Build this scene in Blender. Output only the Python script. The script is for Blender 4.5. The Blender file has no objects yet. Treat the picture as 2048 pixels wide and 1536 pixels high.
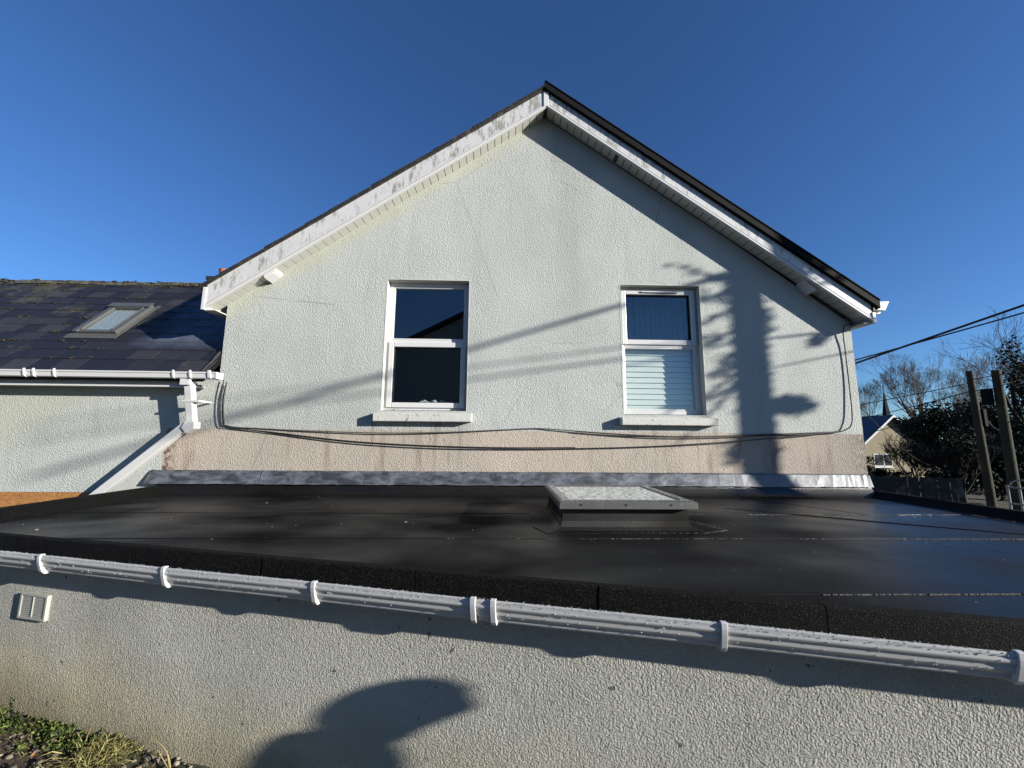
import bpy, bmesh, math, random
from mathutils import Vector, Matrix, noise
R = math.radians
SC = bpy.context.scene
COL = SC.collection
# ------------------------------------------------------------ camera, sky, sun, exposure
cam = bpy.data.cameras.new('camera'); cam_o = bpy.data.objects.new('camera', cam); COL.objects.link(cam_o)
cam.sensor_width = 36; cam.lens = 36 * 769 / 2048; cam.clip_start = .05; cam.clip_end = 3000
cam_o.rotation_euler = (R(90 + 7.93), R(-.465), R(-1.663)); cam_o.location = (0, 0, 0)
SC.camera = cam_o
SC.view_settings.view_transform = 'Standard'; SC.view_settings.look = 'None'
SC.view_settings.exposure = 1.1; SC.view_settings.gamma = 1
SUN = Vector((2.07, -1, .6)).normalized()
world = bpy.data.worlds.new('World'); SC.world = world; world.use_nodes = True
wn = world.node_tree; sky = wn.nodes.new('ShaderNodeTexSky'); sky.sky_type = 'NISHITA'; sky.sun_disc = False
sky.sun_elevation = R(14.6); sky.sun_rotation = R(115.8); sky.altitude = 0; sky.air_density = 1.0
sky.dust_density = .15; sky.ozone_density = 4.0
wn.nodes['Background'].inputs[1].default_value = .069
tn = wn.nodes.new('ShaderNodeMix'); tn.data_type = 'RGBA'; tn.blend_type = 'MULTIPLY'; tn.inputs[0].default_value = 1; tn.inputs[7].default_value = (.54, .745, 1.02, 1)
wn.links.new(sky.outputs[0], tn.inputs[6]); wn.links.new(tn.outputs[2], wn.nodes['Background'].inputs[0])
sl = bpy.data.lights.new('sun', 'SUN'); sl.energy = 5; sl.angle = R(.53); sl.color = (1, .95, .87)
so = bpy.data.objects.new('sun', sl); COL.objects.link(so)
so.rotation_euler = SUN.to_track_quat('Z', 'Y').to_euler(); so.location = (20, -10, 10)
SC.cycles.max_bounces = 8; SC.cycles.transparent_max_bounces = 16

# ------------------------------------------------------------ helpers
class MB:
    def __init__(s): s.v = []; s.f = []; s.sm = []
    def add(s, vs, fs, smooth=False):
        o = len(s.v); s.v += [tuple(p) for p in vs]; s.f += [tuple(i + o for i in f) for f in fs]; s.sm += [smooth] * len(fs)
    def box(s, x0, x1, y0, y1, z0, z1):
        s.hexa([(x0,y0,z0),(x1,y0,z0),(x1,y1,z0),(x0,y1,z0),(x0,y0,z1),(x1,y0,z1),(x1,y1,z1),(x0,y1,z1)])
    def hexa(s, p):
        s.add(p, [(0,3,2,1),(4,5,6,7),(0,1,5,4),(1,2,6,5),(2,3,7,6),(3,0,4,7)])
    def prism(s, poly, d):   # poly: 3D points, d: extrusion vector
        n = len(poly); d = Vector(d); a = [Vector(p) for p in poly]; b = [p + d for p in a]
        s.add(a + b, [tuple(range(n)), tuple(range(2*n-1, n-1, -1))] + [((i+1) % n, i, i+n, (i+1) % n + n) for i in range(n)])
    def tube(s, pts, rad, n=8, cap=True, smooth=True):
        pts = [Vector(p) for p in pts]; m = len(pts)
        rr = rad if isinstance(rad, (list, tuple)) else [rad]*m
        vs = []; prev = None
        for i, p in enumerate(pts):
            t = (pts[min(i+1, m-1)] - pts[max(i-1, 0)]).normalized()
            a = t.cross(Vector((0, 0, 1)) if abs(t.z) < .95 else Vector((1, 0, 0))) if prev is None else prev - t * prev.dot(t)
            a.normalize(); prev = a; b = t.cross(a)
            for k in range(n):
                w = 2*math.pi*k/n; vs.append(p + (a*math.cos(w) + b*math.sin(w)) * rr[i])
        fs = [(i*n+k, i*n+(k+1) % n, (i+1)*n+(k+1) % n, (i+1)*n+k) for i in range(m-1) for k in range(n)]
        s.add(vs, fs, smooth)
        if cap: s.add(vs[:n], [tuple(range(n-1, -1, -1))]); s.add(vs[-n:], [tuple(range(n))])
    def sweep(s, prof, a, b, smooth=False, close=False):  # prof: list of (out vec) offsets, swept from a to b
        a = Vector(a); b = Vector(b); n = len(prof)
        vs = [a + Vector(p) for p in prof] + [b + Vector(p) for p in prof]
        m = n if close else n-1
        s.add(vs, [(i, (i+1) % n, (i+1) % n + n, i+n) for i in range(m)], smooth)
    def blob(s, c, r, n=6, m=4, seed=0, rough=0):
        rnd = random.Random(seed); c = Vector(c); vs = []
        for j in range(m+1):
            th = math.pi*j/m
            for k in range(n):
                ph = 2*math.pi*k/n; q = 1 + rnd.uniform(-rough, rough)
                vs.append(c + Vector((r[0]*math.sin(th)*math.cos(ph)*q, r[1]*math.sin(th)*math.sin(ph)*q, r[2]*math.cos(th)*q)))
        s.add(vs, [(j*n+k, j*n+(k+1) % n, (j+1)*n+(k+1) % n, (j+1)*n+k) for j in range(m) for k in range(n)], True)
    def leaf(s, p, d, w, l, up=None, fold=.25):
        d = Vector(d).normalized(); side = d.cross(up if up is not None else Vector((0, 0, 1)))
        if side.length < .01: side = Vector((1, 0, 0))
        side.normalize(); nn = side.cross(d); p = Vector(p)
        s.add([p, p + d*l*.45 + side*w*.5 + nn*w*fold, p + d*l, p + d*l*.45 - side*w*.5 + nn*w*fold], [(0,1,2),(0,2,3)])
    def build(s, name, m, parent=None, bevel=0, **tags):
        me = bpy.data.meshes.new(name); o = bpy.data.objects.new(name, me)
        off = Vector(parent['_base']) if parent is not None and '_base' in parent else Vector((0, 0, 0))
        me.from_pydata([tuple(Vector(p) - off) for p in s.v], [], s.f)
        me.polygons.foreach_set('use_smooth', s.sm); me.materials.append(m); me.update()
        COL.objects.link(o)
        if parent is not None:
            o.parent = parent
            if '_base' in parent: o['_base'] = parent['_base']
        if bevel:
            bv = o.modifiers.new('bevel', 'BEVEL'); bv.width = bevel; bv.segments = 2; bv.limit_method = 'ANGLE'
        for k, v in tags.items(): o[k] = v
        return o

def thing(name, label, category, base=(0, 0, 0), group=None):
    o = bpy.data.objects.new(name, None); COL.objects.link(o); o.location = base; o.empty_display_size = .2
    o['_base'] = tuple(base); o['label'] = label; o['category'] = category
    if group: o['group'] = group
    return o

# ------------------------------------------------------------ materials
def newmat(name):
    m = bpy.data.materials.new(name); m.use_nodes = True; nt = m.node_tree
    return m, nt, nt.nodes['Principled BSDF']
def N(nt, t, **kw):
    n = nt.nodes.new('ShaderNode' + t)
    for k, v in kw.items():
        if k.startswith('i_'):
            key = k[2:]; n.inputs[int(key) if key.isdigit() else key].default_value = v
        else: setattr(n, k, v)
    return n
def pos(nt): return nt.nodes.new('ShaderNodeNewGeometry').outputs['Position']
def mapped(nt, scale=(1, 1, 1), loc=(0, 0, 0), rot=(0, 0, 0)):
    mp = N(nt, 'Mapping'); nt.links.new(pos(nt), mp.inputs[0])
    mp.inputs['Scale'].default_value = scale; mp.inputs['Location'].default_value = loc; mp.inputs['Rotation'].default_value = rot
    return mp.outputs[0]
def noise_n(nt, vec, scale, detail=4, rough=.55, dist=0):
    n = N(nt, 'TexNoise'); n.inputs['Scale'].default_value = scale; n.inputs['Detail'].default_value = detail
    n.inputs['Roughness'].default_value = rough; n.inputs['Distortion'].default_value = dist
    nt.links.new(vec, n.inputs['Vector']); return n.outputs['Fac']
def ramp(nt, fac, stops):
    r = N(nt, 'ValToRGB'); e = r.color_ramp.elements
    while len(e) < len(stops): e.new(.5)
    for k, (p, c) in enumerate(stops):
        e[k].position = p; e[k].color = (c, c, c, 1) if not isinstance(c, tuple) else (*c, 1)
    nt.links.new(fac, r.inputs[0]); return r.outputs[0]
def mix(nt, fac, a, b, blend='MIX'):
    n = N(nt, 'Mix', data_type='RGBA', blend_type=blend)
    for sock, v in ((n.inputs[0], fac), (n.inputs[6], a), (n.inputs[7], b)):
        if isinstance(v, (int, float)): sock.default_value = v
        elif isinstance(v, tuple): sock.default_value = (*v, 1)
        else: nt.links.new(v, sock)
    return n.outputs[2]
def mth(nt, op, a, b=0, clamp=False):
    n = N(nt, 'Math', operation=op, use_clamp=clamp)
    for sock, v in ((n.inputs[0], a), (n.inputs[1], b)):
        if isinstance(v, (int, float)): sock.default_value = v
        else: nt.links.new(v, sock)
    return n.outputs[0]
def bump(nt, h, dist, strength=1, prev=None):
    b = N(nt, 'Bump'); b.inputs['Strength'].default_value = strength; b.inputs['Distance'].default_value = dist
    nt.links.new(h, b.inputs['Height'])
    if prev is not None: nt.links.new(prev, b.inputs['Normal'])
    return b.outputs[0]
def sepxyz(nt, v=None):
    s = N(nt, 'SeparateXYZ'); nt.links.new(v if v is not None else pos(nt), s.inputs[0]); return s.outputs
def step(nt, v, a, b):  # 0 at a -> 1 at b
    n = N(nt, 'MapRange', clamp=True); nt.links.new(v, n.inputs[0]); n.inputs[1].default_value = a; n.inputs[2].default_value = b
    return n.outputs[0]

KB = .64      # every measured colour is scaled to the reflectance the bright exposure needs
def simple(name, col, rough=.5, spec=.5, var=.15, vscale=6, bscale=0, bdist=.002, metallic=0, dirt=None, dirt_s=8, dirt_r=(.55, .7)):
    col = tuple(q*KB for q in col); dirt = tuple(q*KB for q in dirt) if dirt else None
    m, nt, p = newmat(name)
    v = pos(nt)
    c = mix(nt, noise_n(nt, v, vscale), tuple(x*(1-var) for x in col), tuple(min(1, x*(1+var)) for x in col))
    if dirt:
        c = mix(nt, ramp(nt, noise_n(nt, v, dirt_s, 6, .7), [(dirt_r[0], 0.), (dirt_r[1], 1.)]), c, dirt)
    nt.links.new(c, p.inputs['Base Color']); p.inputs['Roughness'].default_value = rough
    p.inputs['Specular IOR Level'].default_value = spec; p.inputs['Metallic'].default_value = metallic
    if bscale: nt.links.new(bump(nt, noise_n(nt, v, bscale, 3), bdist), p.inputs['Normal'])
    return m

def render_mat(name, base, kind):
    m, nt, p = newmat(name); x, y, z = sepxyz(nt)
    # textured masonry render: worm-like ridges plus grit
    sc_ = 108 if kind == 'near' else 80
    v = mapped(nt, (1, 1, 1))
    warp = N(nt, 'TexNoise'); warp.inputs['Scale'].default_value = sc_*.55; warp.inputs['Detail'].default_value = 2; nt.links.new(v, warp.inputs['Vector'])
    va = N(nt, 'VectorMath', operation='MULTIPLY_ADD'); nt.links.new(warp.outputs['Color'], va.inputs[0])
    k = .45/sc_; va.inputs[1].default_value = (k, k, k); nt.links.new(v, va.inputs[2])
    n1 = noise_n(nt, va.outputs[0], sc_, 2.5, .55)
    ridg = ramp(nt, n1, [(.36, 0.), (.5, .55), (.64, 1.)])
    n2 = noise_n(nt, v, sc_*4, 2)
    patch = ramp(nt, noise_n(nt, v, 1.7, 3), [(.3, .55), (.7, 1.)]); ridg = mth(nt, 'MULTIPLY', ridg, patch)
    pit = noise_n(nt, v, sc_*.35, 3, .6); ridg = mth(nt, 'ADD', ridg, mth(nt, 'MULTIPLY', pit, .8))
    nrm = bump(nt, n2, .0012, .5)
    nrm = bump(nt, ridg, .0125 if kind == 'near' else .0060, 1, nrm)
    nt.links.new(nrm, p.inputs['Normal'])
    mott = noise_n(nt, v, 1.1, 5, .6)
    c = mix(nt, mott, tuple(q*.86 for q in base), tuple(q*1.06 for q in base))
    streak = noise_n(nt, mapped(nt, (3.5, 3.5, .5)), 1.2, 5, .65)
    c = mix(nt, ramp(nt, streak, [(.54, 0.), (.76, .4)]), c, tuple(q*.66 for q in base))
    if kind == 'gable':
        # bare unpainted band over the flat roof, with an uneven paint edge and old stains
        edge = mth(nt, 'ADD', z, mth(nt, 'MULTIPLY', mth(nt, 'SUBTRACT', noise_n(nt, v, 5, 4), .5), .03))
        inband = mth(nt, 'SUBTRACT', 1, step(nt, edge, .078, .084))
        inband = mth(nt, 'MULTIPLY', inband, step(nt, x, -4.215, -4.205))
        pink = mix(nt, noise_n(nt, v, 2.2, 6, .7), (.445, .388, .325), (.36, .305, .255))
        st = noise_n(nt, mapped(nt, (2.6, 1, .45), (3, 0, 0)), 1.6, 5, .6)
        pink = mix(nt, ramp(nt, st, [(.54, 0.), (.68, .6)]), pink, (.15, .105, .085))
        spots = N(nt, 'TexVoronoi'); spots.inputs['Scale'].default_value = 5.5; nt.links.new(v, spots.inputs['Vector'])
        pink = mix(nt, ramp(nt, spots.outputs['Distance'], [(.03, .85), (.075, 0.)]), pink, (.04, .028, .025))
        # crumbling render at both ends of the band
        rag = noise_n(nt, v, 16, 6, .75)
        el = mth(nt, 'MULTIPLY', mth(nt, 'SUBTRACT', 1, step(nt, x, -4.17, -3.98)), 1.0)
        er = step(nt, x, 4.52, 4.80)
        ee = mth(nt, 'MULTIPLY', mth(nt, 'MAXIMUM', el, er), ramp(nt, rag, [(.44, 0.), (.58, 1.)]))
        pink = mix(nt, ee, pink, (.09, .055, .045))
        far = mth(nt, 'MULTIPLY', step(nt, x, 3.2, 4.6), .45)
        pink = mix(nt, far, pink, (.18, .145, .125))
        c = mix(nt, inband, c, pink)
        # yellow-green algae tint under the left rake
        rk = mth(nt, 'SUBTRACT', mth(nt, 'ADD', mth(nt, 'MULTIPLY', x, .705), 4.255), z)   # distance below left soffit line
        al = mth(nt, 'MULTIPLY', mth(nt, 'SUBTRACT', 1, step(nt, rk, 0, .3)), mth(nt, 'SUBTRACT', 1, step(nt, x, .4, .7)))
        c = mix(nt, mth(nt, 'MULTIPLY', al, .42), c, (.36, .37, .26))
        for (wa, wb, zs) in ((-1.75, -.3, .17), (1.5, 2.9, .16)):
            un = mth(nt, 'MULTIPLY', mth(nt, 'MULTIPLY', step(nt, x, wa, wa+.1), mth(nt, 'SUBTRACT', 1, step(nt, x, wb-.1, wb))), mth(nt, 'MULTIPLY', step(nt, z, zs-.9, zs-.1), mth(nt, 'SUBTRACT', 1, step(nt, z, zs, zs+.03))))
            dr = ramp(nt, noise_n(nt, mapped(nt, (9, 9, .6)), 1.5, 5, .7), [(.5, 0.), (.66, .6)])
            c = mix(nt, mth(nt, 'MULTIPLY', un, dr), c, (.10, .085, .07))
        ck_ = N(nt, 'TexVoronoi', feature='DISTANCE_TO_EDGE'); ck_.inputs['Scale'].default_value = .55; nt.links.new(va.outputs[0], ck_.inputs['Vector'])
        crk = mth(nt, 'MULTIPLY', ramp(nt, ck_.outputs['Distance'], [(.0, .5), (.004, 0.)]), ramp(nt, noise_n(nt, v, 1.3, 2), [(.5, 0.), (.6, 1.)]))
        c = mix(nt, crk, c, (.12, .115, .10))
        # grey weathering near the middle and under the sills
        g = mth(nt, 'MULTIPLY', ramp(nt, noise_n(nt, mapped(nt, (1, 1, .35), (7, 0, 2)), .8, 4), [(.48, 0.), (.66, 1.)]), .35)
        c = mix(nt, g, c, (.24, .245, .21))
    if kind == 'near':
        # yellow-brown damp splash at the foot of the wall
        low = mth(nt, 'ADD', z, mth(nt, 'MULTIPLY', mth(nt, 'SUBTRACT', noise_n(nt, v, 2.4, 5, .65), .5), .5))
        low = mth(nt, 'SUBTRACT', low, mth(nt, 'MULTIPLY', mth(nt, 'SUBTRACT', 1, step(nt, x, -3.3, -1.2)), .22))
        d1 = mth(nt, 'SUBTRACT', 1, step(nt, low, -1.90, -1.42))
        c = mix(nt, mth(nt, 'MULTIPLY', d1, .75), c, (.50, .44, .26))
        d2 = mth(nt, 'SUBTRACT', 1, step(nt, low, -2.1, -1.78))
        c = mix(nt, mth(nt, 'MULTIPLY', d2, .75), c, (.17, .14, .09))
        blk = noise_n(nt, v, 14, 3); c = mix(nt, ramp(nt, blk, [(.70, 0.), (.72, .8)]), c, (.07, .07, .06)); pt_ = noise_n(nt, mapped(nt, (1, 1, 1.6), (4, 1, 2)), 1.4, 4, .6); c = mix(nt, ramp(nt, pt_, [(.5, 0.), (.62, .22)]), c, (.30, .31, .28))
    nt.links.new(c, p.inputs['Base Color']); p.inputs['Roughness'].default_value = .85; p.inputs['Specular IOR Level'].default_value = .25
    return m
M = {}
MINT = (.415, .436, .412)
M['gable'] = render_mat('painted_render', MINT, 'gable')
M['near'] = render_mat('painted_render_near', (.51, .50, .44), 'near')
M['side'] = render_mat('painted_render_side', MINT, 'plain')
M['pvc'] = simple('white_plastic', (.78, .78, .76), .32, .5, .06, 5, dirt=(.45, .44, .38), dirt_s=5, dirt_r=(.62, .78))
M['pvc_clean'] = simple('clean_white_plastic', (.80, .80, .79), .28, .5, .03, 5)
M['gutter'] = simple('grey_white_plastic', (.62, .62, .60), .38, .5, .03, 3)
def barge_mat():
    m, nt, p = newmat('stained_bargeboard'); v = pos(nt)
    c = mix(nt, noise_n(nt, v, 4, 5), (.42, .42, .42), (.52, .52, .52))
    st = noise_n(nt, mapped(nt, (9, 9, 2.4)), 1.6, 6, .75)
    x = sepxyz(nt)[0]
    near_top = mth(nt, 'SUBTRACT', 1, step(nt, mth(nt, 'ABSOLUTE', mth(nt, 'SUBTRACT', x, .5)), .3, 2.4))
    thr = mth(nt, 'ADD', st, mth(nt, 'MULTIPLY', near_top, .06))
    c = mix(nt, ramp(nt, thr, [(.53, 0.), (.63, .8)]), c, (.17, .17, .13))
    sp = noise_n(nt, v, 24, 4, .7)
    c = mix(nt, ramp(nt, sp, [(.63, 0.), (.70, .75)]), c, (.12, .12, .11))
    nt.links.new(c, p.inputs['Base Color']); p.inputs['Roughness'].default_value = .42; return m
M['barge'] = barge_mat()
M['soffit'] = simple('soffit_plastic', (.70, .70, .63), .4, .5, .06, 5, dirt=(.5, .5, .4), dirt_s=6, dirt_r=(.6, .75))
M['groove'] = simple('dark_joint', (.10, .10, .09), .8, .2)
M['groove_pale'] = simple('grey_joint', (.17, .17, .15), .8, .2)
M['black'] = simple('black_trim', (.005, .005, .006), .8, .15, .2)
M['lead'] = None
def lead_mat():
    m, nt, p = newmat('lead_sheet'); v = pos(nt)
    c = mix(nt, ramp(nt, noise_n(nt, mapped(nt, (1, 1, 2.5)), 5, 7, .7, .6), [(.40, 0.), (.64, 1.)]), (.030, .034, .041), (.125, .138, .160))
    sx = sepxyz(nt)[0]
    c = mix(nt, mth(nt, 'MULTIPLY', step(nt, sx, 2.6, 3.0), .55), c, (.19, .195, .20))
    nt.links.new(c, p.inputs['Base Color']); p.inputs['Metallic'].default_value = .12
    p.inputs['Roughness'].default_value = .5
    nt.links.new(bump(nt, noise_n(nt, v, 14, 4), .006, .6), p.inputs['Normal']); return m
M['lead'] = lead_mat()
def felt_mat(name, grain):
    m, nt, p = newmat(name); v = pos(nt)
    flow = mapped(nt, (.8, 1.2, 1), rot=(0, 0, R(28)))
    wet = noise_n(nt, flow, .9, 3.5, .5, .25)
    c = mix(nt, wet, (.0022, .0022, .0022), (.0050, .0048, .0043))
    fine = noise_n(nt, v, 230, 3, .8)
    grime = noise_n(nt, mapped(nt, (1.2, .5, 1), rot=(0, 0, R(-20))), 5, 8, .8)
    c = mix(nt, ramp(nt, grime, [(.50, 0.), (.80, .5)]), c, (.011, .0105, .0092))
    c = mix(nt, ramp(nt, fine, [(.55, 0.), (.85, grain)]), c, (.035, .035, .033))
    nt.links.new(c, p.inputs['Base Color'])
    x_ = sepxyz(nt)[0]; right = mth(nt, 'MULTIPLY', step(nt, x_, 1.2, 2.6), 1.7); yy_ = sepxyz(nt)[1]; left = mth(nt, 'MULTIPLY', mth(nt, 'SUBTRACT', 1, step(nt, x_, -2.6, -.2)), mth(nt, 'MULTIPLY', step(nt, yy_, 2.85, 3.1), mth(nt, 'SUBTRACT', 1, step(nt, yy_, 3.3, 3.9))))
    w2 = mth(nt, 'ADD', wet, mth(nt, 'MULTIPLY', mth(nt, 'SUBTRACT', 0, mth(nt, 'ADD', right, mth(nt, 'MULTIPLY', left, .9))), .10))
    rg = ramp(nt, w2, [(.18, .22), (.36, .44), (.60, .8)])
    nt.links.new(rg, p.inputs['Roughness']); sp_ = ramp(nt, w2, [(.20, .75), (.38, .36), (.60, .05)]); nt.links.new(sp_, p.inputs['Specular IOR Level'])
    b1 = bump(nt, noise_n(nt, v, 150, 3, .7), .0035, .8)
    b2 = bump(nt, noise_n(nt, mapped(nt, (.8, 2.2, 1)), 1.6, 3), .02, .3, b1)
    nt.links.new(b2, p.inputs['Normal']); return m
M['felt'] = felt_mat('roofing_felt', .25)
def rough_felt():
    m, nt, p = newmat('mineral_felt'); v = pos(nt)
    n = noise_n(nt, v, 210, 2, .6)
    c = mix(nt, ramp(nt, n, [(.60, 0.), (.68, 1.)]), (.0010, .0010, .0010), (.055, .053, .049))
    c = mix(nt, ramp(nt, noise_n(nt, mapped(nt, (8, 8, 1)), 2, 4), [(.5, 0.), (.8, .35)]), c, (.004, .004, .004))
    nt.links.new(c, p.inputs['Base Color']); p.inputs['Roughness'].default_value = .8; p.inputs['Specular IOR Level'].default_value = .10
    nt.links.new(bump(nt, n, .008, 1), p.inputs['Normal']); return m
M['mineral'] = rough_felt()
def slate_mat():
    m, nt, p = newmat('slates'); v = pos(nt); g = N(nt, 'NewGeometry')
    rnd = g.outputs['Random Per Island']
    c = ramp(nt, rnd, [(0., (.010, .011, .017)), (.45, (.014, .015, .022)), (.72, (.023, .024, .030)), (.88, (.038, .038, .042)), (1., (.060, .058, .056))])
    c = mix(nt, noise_n(nt, v, 9, 6, .7), c, (.010, .0105, .015))
    x, y, z = sepxyz(nt)
    moss = noise_n(nt, mapped(nt, (1, 1, 1), (5, 2, 0)), 1.5, 6, .75)
    up = step(nt, y, 5.2, 6.3); lf = mth(nt, 'SUBTRACT', 1, step(nt, x, -7.4, -4.6))
    mm = mth(nt, 'ADD', moss, mth(nt, 'MULTIPLY', mth(nt, 'MULTIPLY', up, lf), .16))
    c = mix(nt, ramp(nt, mm, [(.60, 0.), (.72, .7)]), c, (.07, .067, .042))
    # white frost left where the taller gable keeps the slates cold
    fl = mth(nt, 'ADD', x, mth(nt, 'MULTIPLY', mth(nt, 'SUBTRACT', noise_n(nt, v, 3, 5, .6), .5), .7))
    fr = mth(nt, 'MULTIPLY', step(nt, fl, -4.95, -4.65), step(nt, y, 5.05, 5.25))
    fr = mth(nt, 'MULTIPLY', fr, ramp(nt, noise_n(nt, v, 3, 5, .7), [(.3, .35), (.6, 1.)]))
    c = mix(nt, mth(nt, 'MULTIPLY', fr, .5), c, (.13, .16, .22))
    nt.links.new(c, p.inputs['Base Color']); p.inputs['Roughness'].default_value = .55; p.inputs['Specular IOR Level'].default_value = .4
    nt.links.new(bump(nt, noise_n(nt, v, 26, 5), .006, .5), p.inputs['Normal']); return m
M['slate'] = slate_mat()
M['slate_dark'] = simple('dark_slate_edge', (.035, .035, .038), .55, .4, .4, 8, 30, .01, dirt=(.12, .10, .06), dirt_s=7, dirt_r=(.55, .7))
M['mortar'] = simple('mossy_ridge_mortar', (.085, .085, .075), .9, .2, .5, 9, 30, .015, dirt=(.28, .24, .14), dirt_s=12, dirt_r=(.5, .65))
M['moss'] = simple('moss', (.075, .078, .04), .95, .1, .5, 30, 60, .01)
M['clay'] = simple('terracotta', (.42, .16, .08), .8, .3, .3, 9)
M['stone_sill'] = simple('painted_sill', (.70, .70, .65), .7, .3, .12, 12, 40, .004, dirt=(.13, .12, .09), dirt_s=15, dirt_r=(.58, .68))
M['grime'] = simple('sill_grime', (.10, .10, .06), .95, .1, .6, 40, 60, .01, dirt=(.45, .44, .38), dirt_s=30, dirt_r=(.5, .6))
M['reveal'] = simple('painted_reveal', (.66, .67, .62), .75, .3, .1, 6, 60, .002, dirt=(.42, .40, .33), dirt_s=6, dirt_r=(.55, .75))
M['metal'] = simple('grey_aluminium', (.15, .15, .145), .42, .5, .12, 9, metallic=.3, dirt=(.28, .28, .26), dirt_s=22, dirt_r=(.55, .7))
M['rl_metal'] = simple('pale_grey_aluminium', (.15, .155, .15), .42, .5, .12, 9, metallic=.35)
M['rubber'] = simple('black_rubber', (.012, .012, .012), .6, .4)
M['cable'] = simple('black_cable', (.02, .02, .02), .5, .4, .2)
M['cable_pale'] = simple('weathered_cable', (.10, .10, .095), .6, .4, .5, 6)
M['osb'] = None
def osb_mat():
    m, nt, p = newmat('strand_board'); v = mapped(nt, (1, 1, 2.6), rot=(0, R(20), 0))
    c = ramp(nt, noise_n(nt, v, 22, 5, .75, 1.5), [(.32, (.11, .04, .008)), (.5, (.30, .13, .035)), (.68, (.46, .26, .10))])
    nt.links.new(c, p.inputs['Base Color']); p.inputs['Roughness'].default_value = .7
    nt.links.new(bump(nt, noise_n(nt, v, 40, 4), .004, .7), p.inputs['Normal']); return m
M['osb'] = osb_mat()
def glass_mat(name, tint=(1, 1, 1), refl=1.0, dirty=0.0):
    m = bpy.data.materials.new(name); m.use_nodes = True; nt = m.node_tree; nt.nodes.remove(nt.nodes['Principled BSDF'])
    out = nt.nodes['Material Output']; tr = N(nt, 'BsdfTransparent'); tr.inputs[0].default_value = (*tint, 1)
    gl = N(nt, 'BsdfGlossy'); gl.inputs['Roughness'].default_value = .01; gl.inputs[0].default_value = (refl, refl, refl, 1)
    gg = N(nt, 'NewGeometry'); dt = N(nt, 'VectorMath', operation='DOT_PRODUCT'); nt.links.new(gg.outputs['Normal'], dt.inputs[0]); nt.links.new(gg.outputs['Incoming'], dt.inputs[1])
    cs_ = mth(nt, 'SUBTRACT', 1, mth(nt, 'ABSOLUTE', dt.outputs['Value'])); fac = mth(nt, 'ADD', mth(nt, 'MULTIPLY', mth(nt, 'POWER', cs_, 5), .93), .075, True)
    mx = N(nt, 'MixShader'); nt.links.new(fac, mx.inputs[0]); nt.links.new(tr.outputs[0], mx.inputs[1]); nt.links.new(gl.outputs[0], mx.inputs[2])
    last = mx.outputs[0]
    if dirty:
        df = N(nt, 'BsdfDiffuse'); df.inputs[0].default_value = (.6, .62, .58, 1)
        f = ramp(nt, noise_n(nt, pos(nt), 9, 6, .75), [(.45, 0.), (.8, dirty)])
        m2 = N(nt, 'MixShader'); nt.links.new(f, m2.inputs[0]); nt.links.new(last, m2.inputs[1]); nt.links.new(df.outputs[0], m2.inputs[2]); last = m2.outputs[0]
    nt.links.new(last, out.inputs[0]); return m
M['glass'] = glass_mat('window_glass', (.93, .96, .95), 1, 0)
M['room'] = simple('room_plaster', (.22, .22, .20), .9, .1, .1, 2)
M['room_dark'] = simple('room_woodwork', (.10, .09, .08), .6, .3, .2, 4)
M['blind'] = simple('blind_slats', (.98, .99, .93), .5, .4, .03, 6)
M['curtain'] = simple('blue_grey_curtain', (.18, .22, .27), .9, .2, .15, 3)
M['cloth'] = simple('pale_cloth', (.5, .53, .55), .9, .2, .2, 20, 40, .01)
def frosted():
    m, nt, p = newmat('wet_frosted_glazing'); v = pos(nt)
    n = noise_n(nt, mapped(nt, (26, 60, 14)), 1.0, 3, .6)
    c = mix(nt, ramp(nt, n, [(.44, 0.), (.56, 1.)]), (.16, .17, .15), (.85, .88, .80))
    nt.links.new(c, p.inputs['Base Color']); p.inputs['Roughness'].default_value = .3
    nt.links.new(bump(nt, noise_n(nt, v, 120, 3), .004, 1), p.inputs['Normal']); return m
M['frost'] = frosted()
M['drop'] = simple('water_drops', (.75, .76, .76), .08, .8, .02)
M['wood_pole'] = simple('weathered_pole', (.045, .040, .028), .85, .2, .35, 5, 25, .01, dirt=(.06, .07, .03), dirt_s=3, dirt_r=(.45, .7))
M['bark'] = simple('grey_bark', (.15, .125, .095), .9, .2, .35, 4)
M['bark_dark'] = simple('dark_bark', (.045, .038, .032), .9, .2, .35, 4)
M['bark_pale'] = simple('pale_bark', (.17, .145, .105), .9, .2, .3, 4)
def leafmat(name, a, b):
    a = tuple(q*KB for q in a); b = tuple(q*KB for q in b); m, nt, p = newmat(name); g = N(nt, 'NewGeometry')
    c = ramp(nt, g.outputs['Random Per Island'], [(0., a), (.7, b), (1., tuple(min(1, q*1.7) for q in b))])
    nt.links.new(c, p.inputs['Base Color']); p.inputs['Roughness'].default_value = .75; p.inputs['Specular IOR Level'].default_value = .12; return m
M['ivy'] = leafmat('ivy_leaves', (.012, .018, .009), (.032, .042, .018))
M['olive'] = leafmat('winter_foliage', (.03, .026, .014), (.085, .072, .036))
M['evergreen'] = leafmat('evergreen_leaves', (.010, .016, .010), (.028, .038, .020))
M['weed'] = leafmat('weed_leaves', (.03, .05, .012), (.12, .16, .04))
M['grass'] = leafmat('grass_blades', (.10, .10, .03), (.30, .27, .11))
M['straw'] = simple('dry_stalk', (.45, .36, .18), .8, .3, .3, 20)
M['pebble'] = leafmat('pebbles', (.10, .085, .065), (.26, .22, .17))
M['deadleaf'] = simple('dead_leaf', (.45, .24, .07), .7, .3, .2, 30)
M['brownleaf'] = simple('brown_leaf', (.22, .15, .10), .7, .3, .2, 30)
M['grit'] = simple('lap_grit_pale', (.13, .13, .12), .85, .2, .8, 40)
M['litter'] = leafmat('leaf_litter', (.10, .06, .03), (.34, .20, .09))
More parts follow.
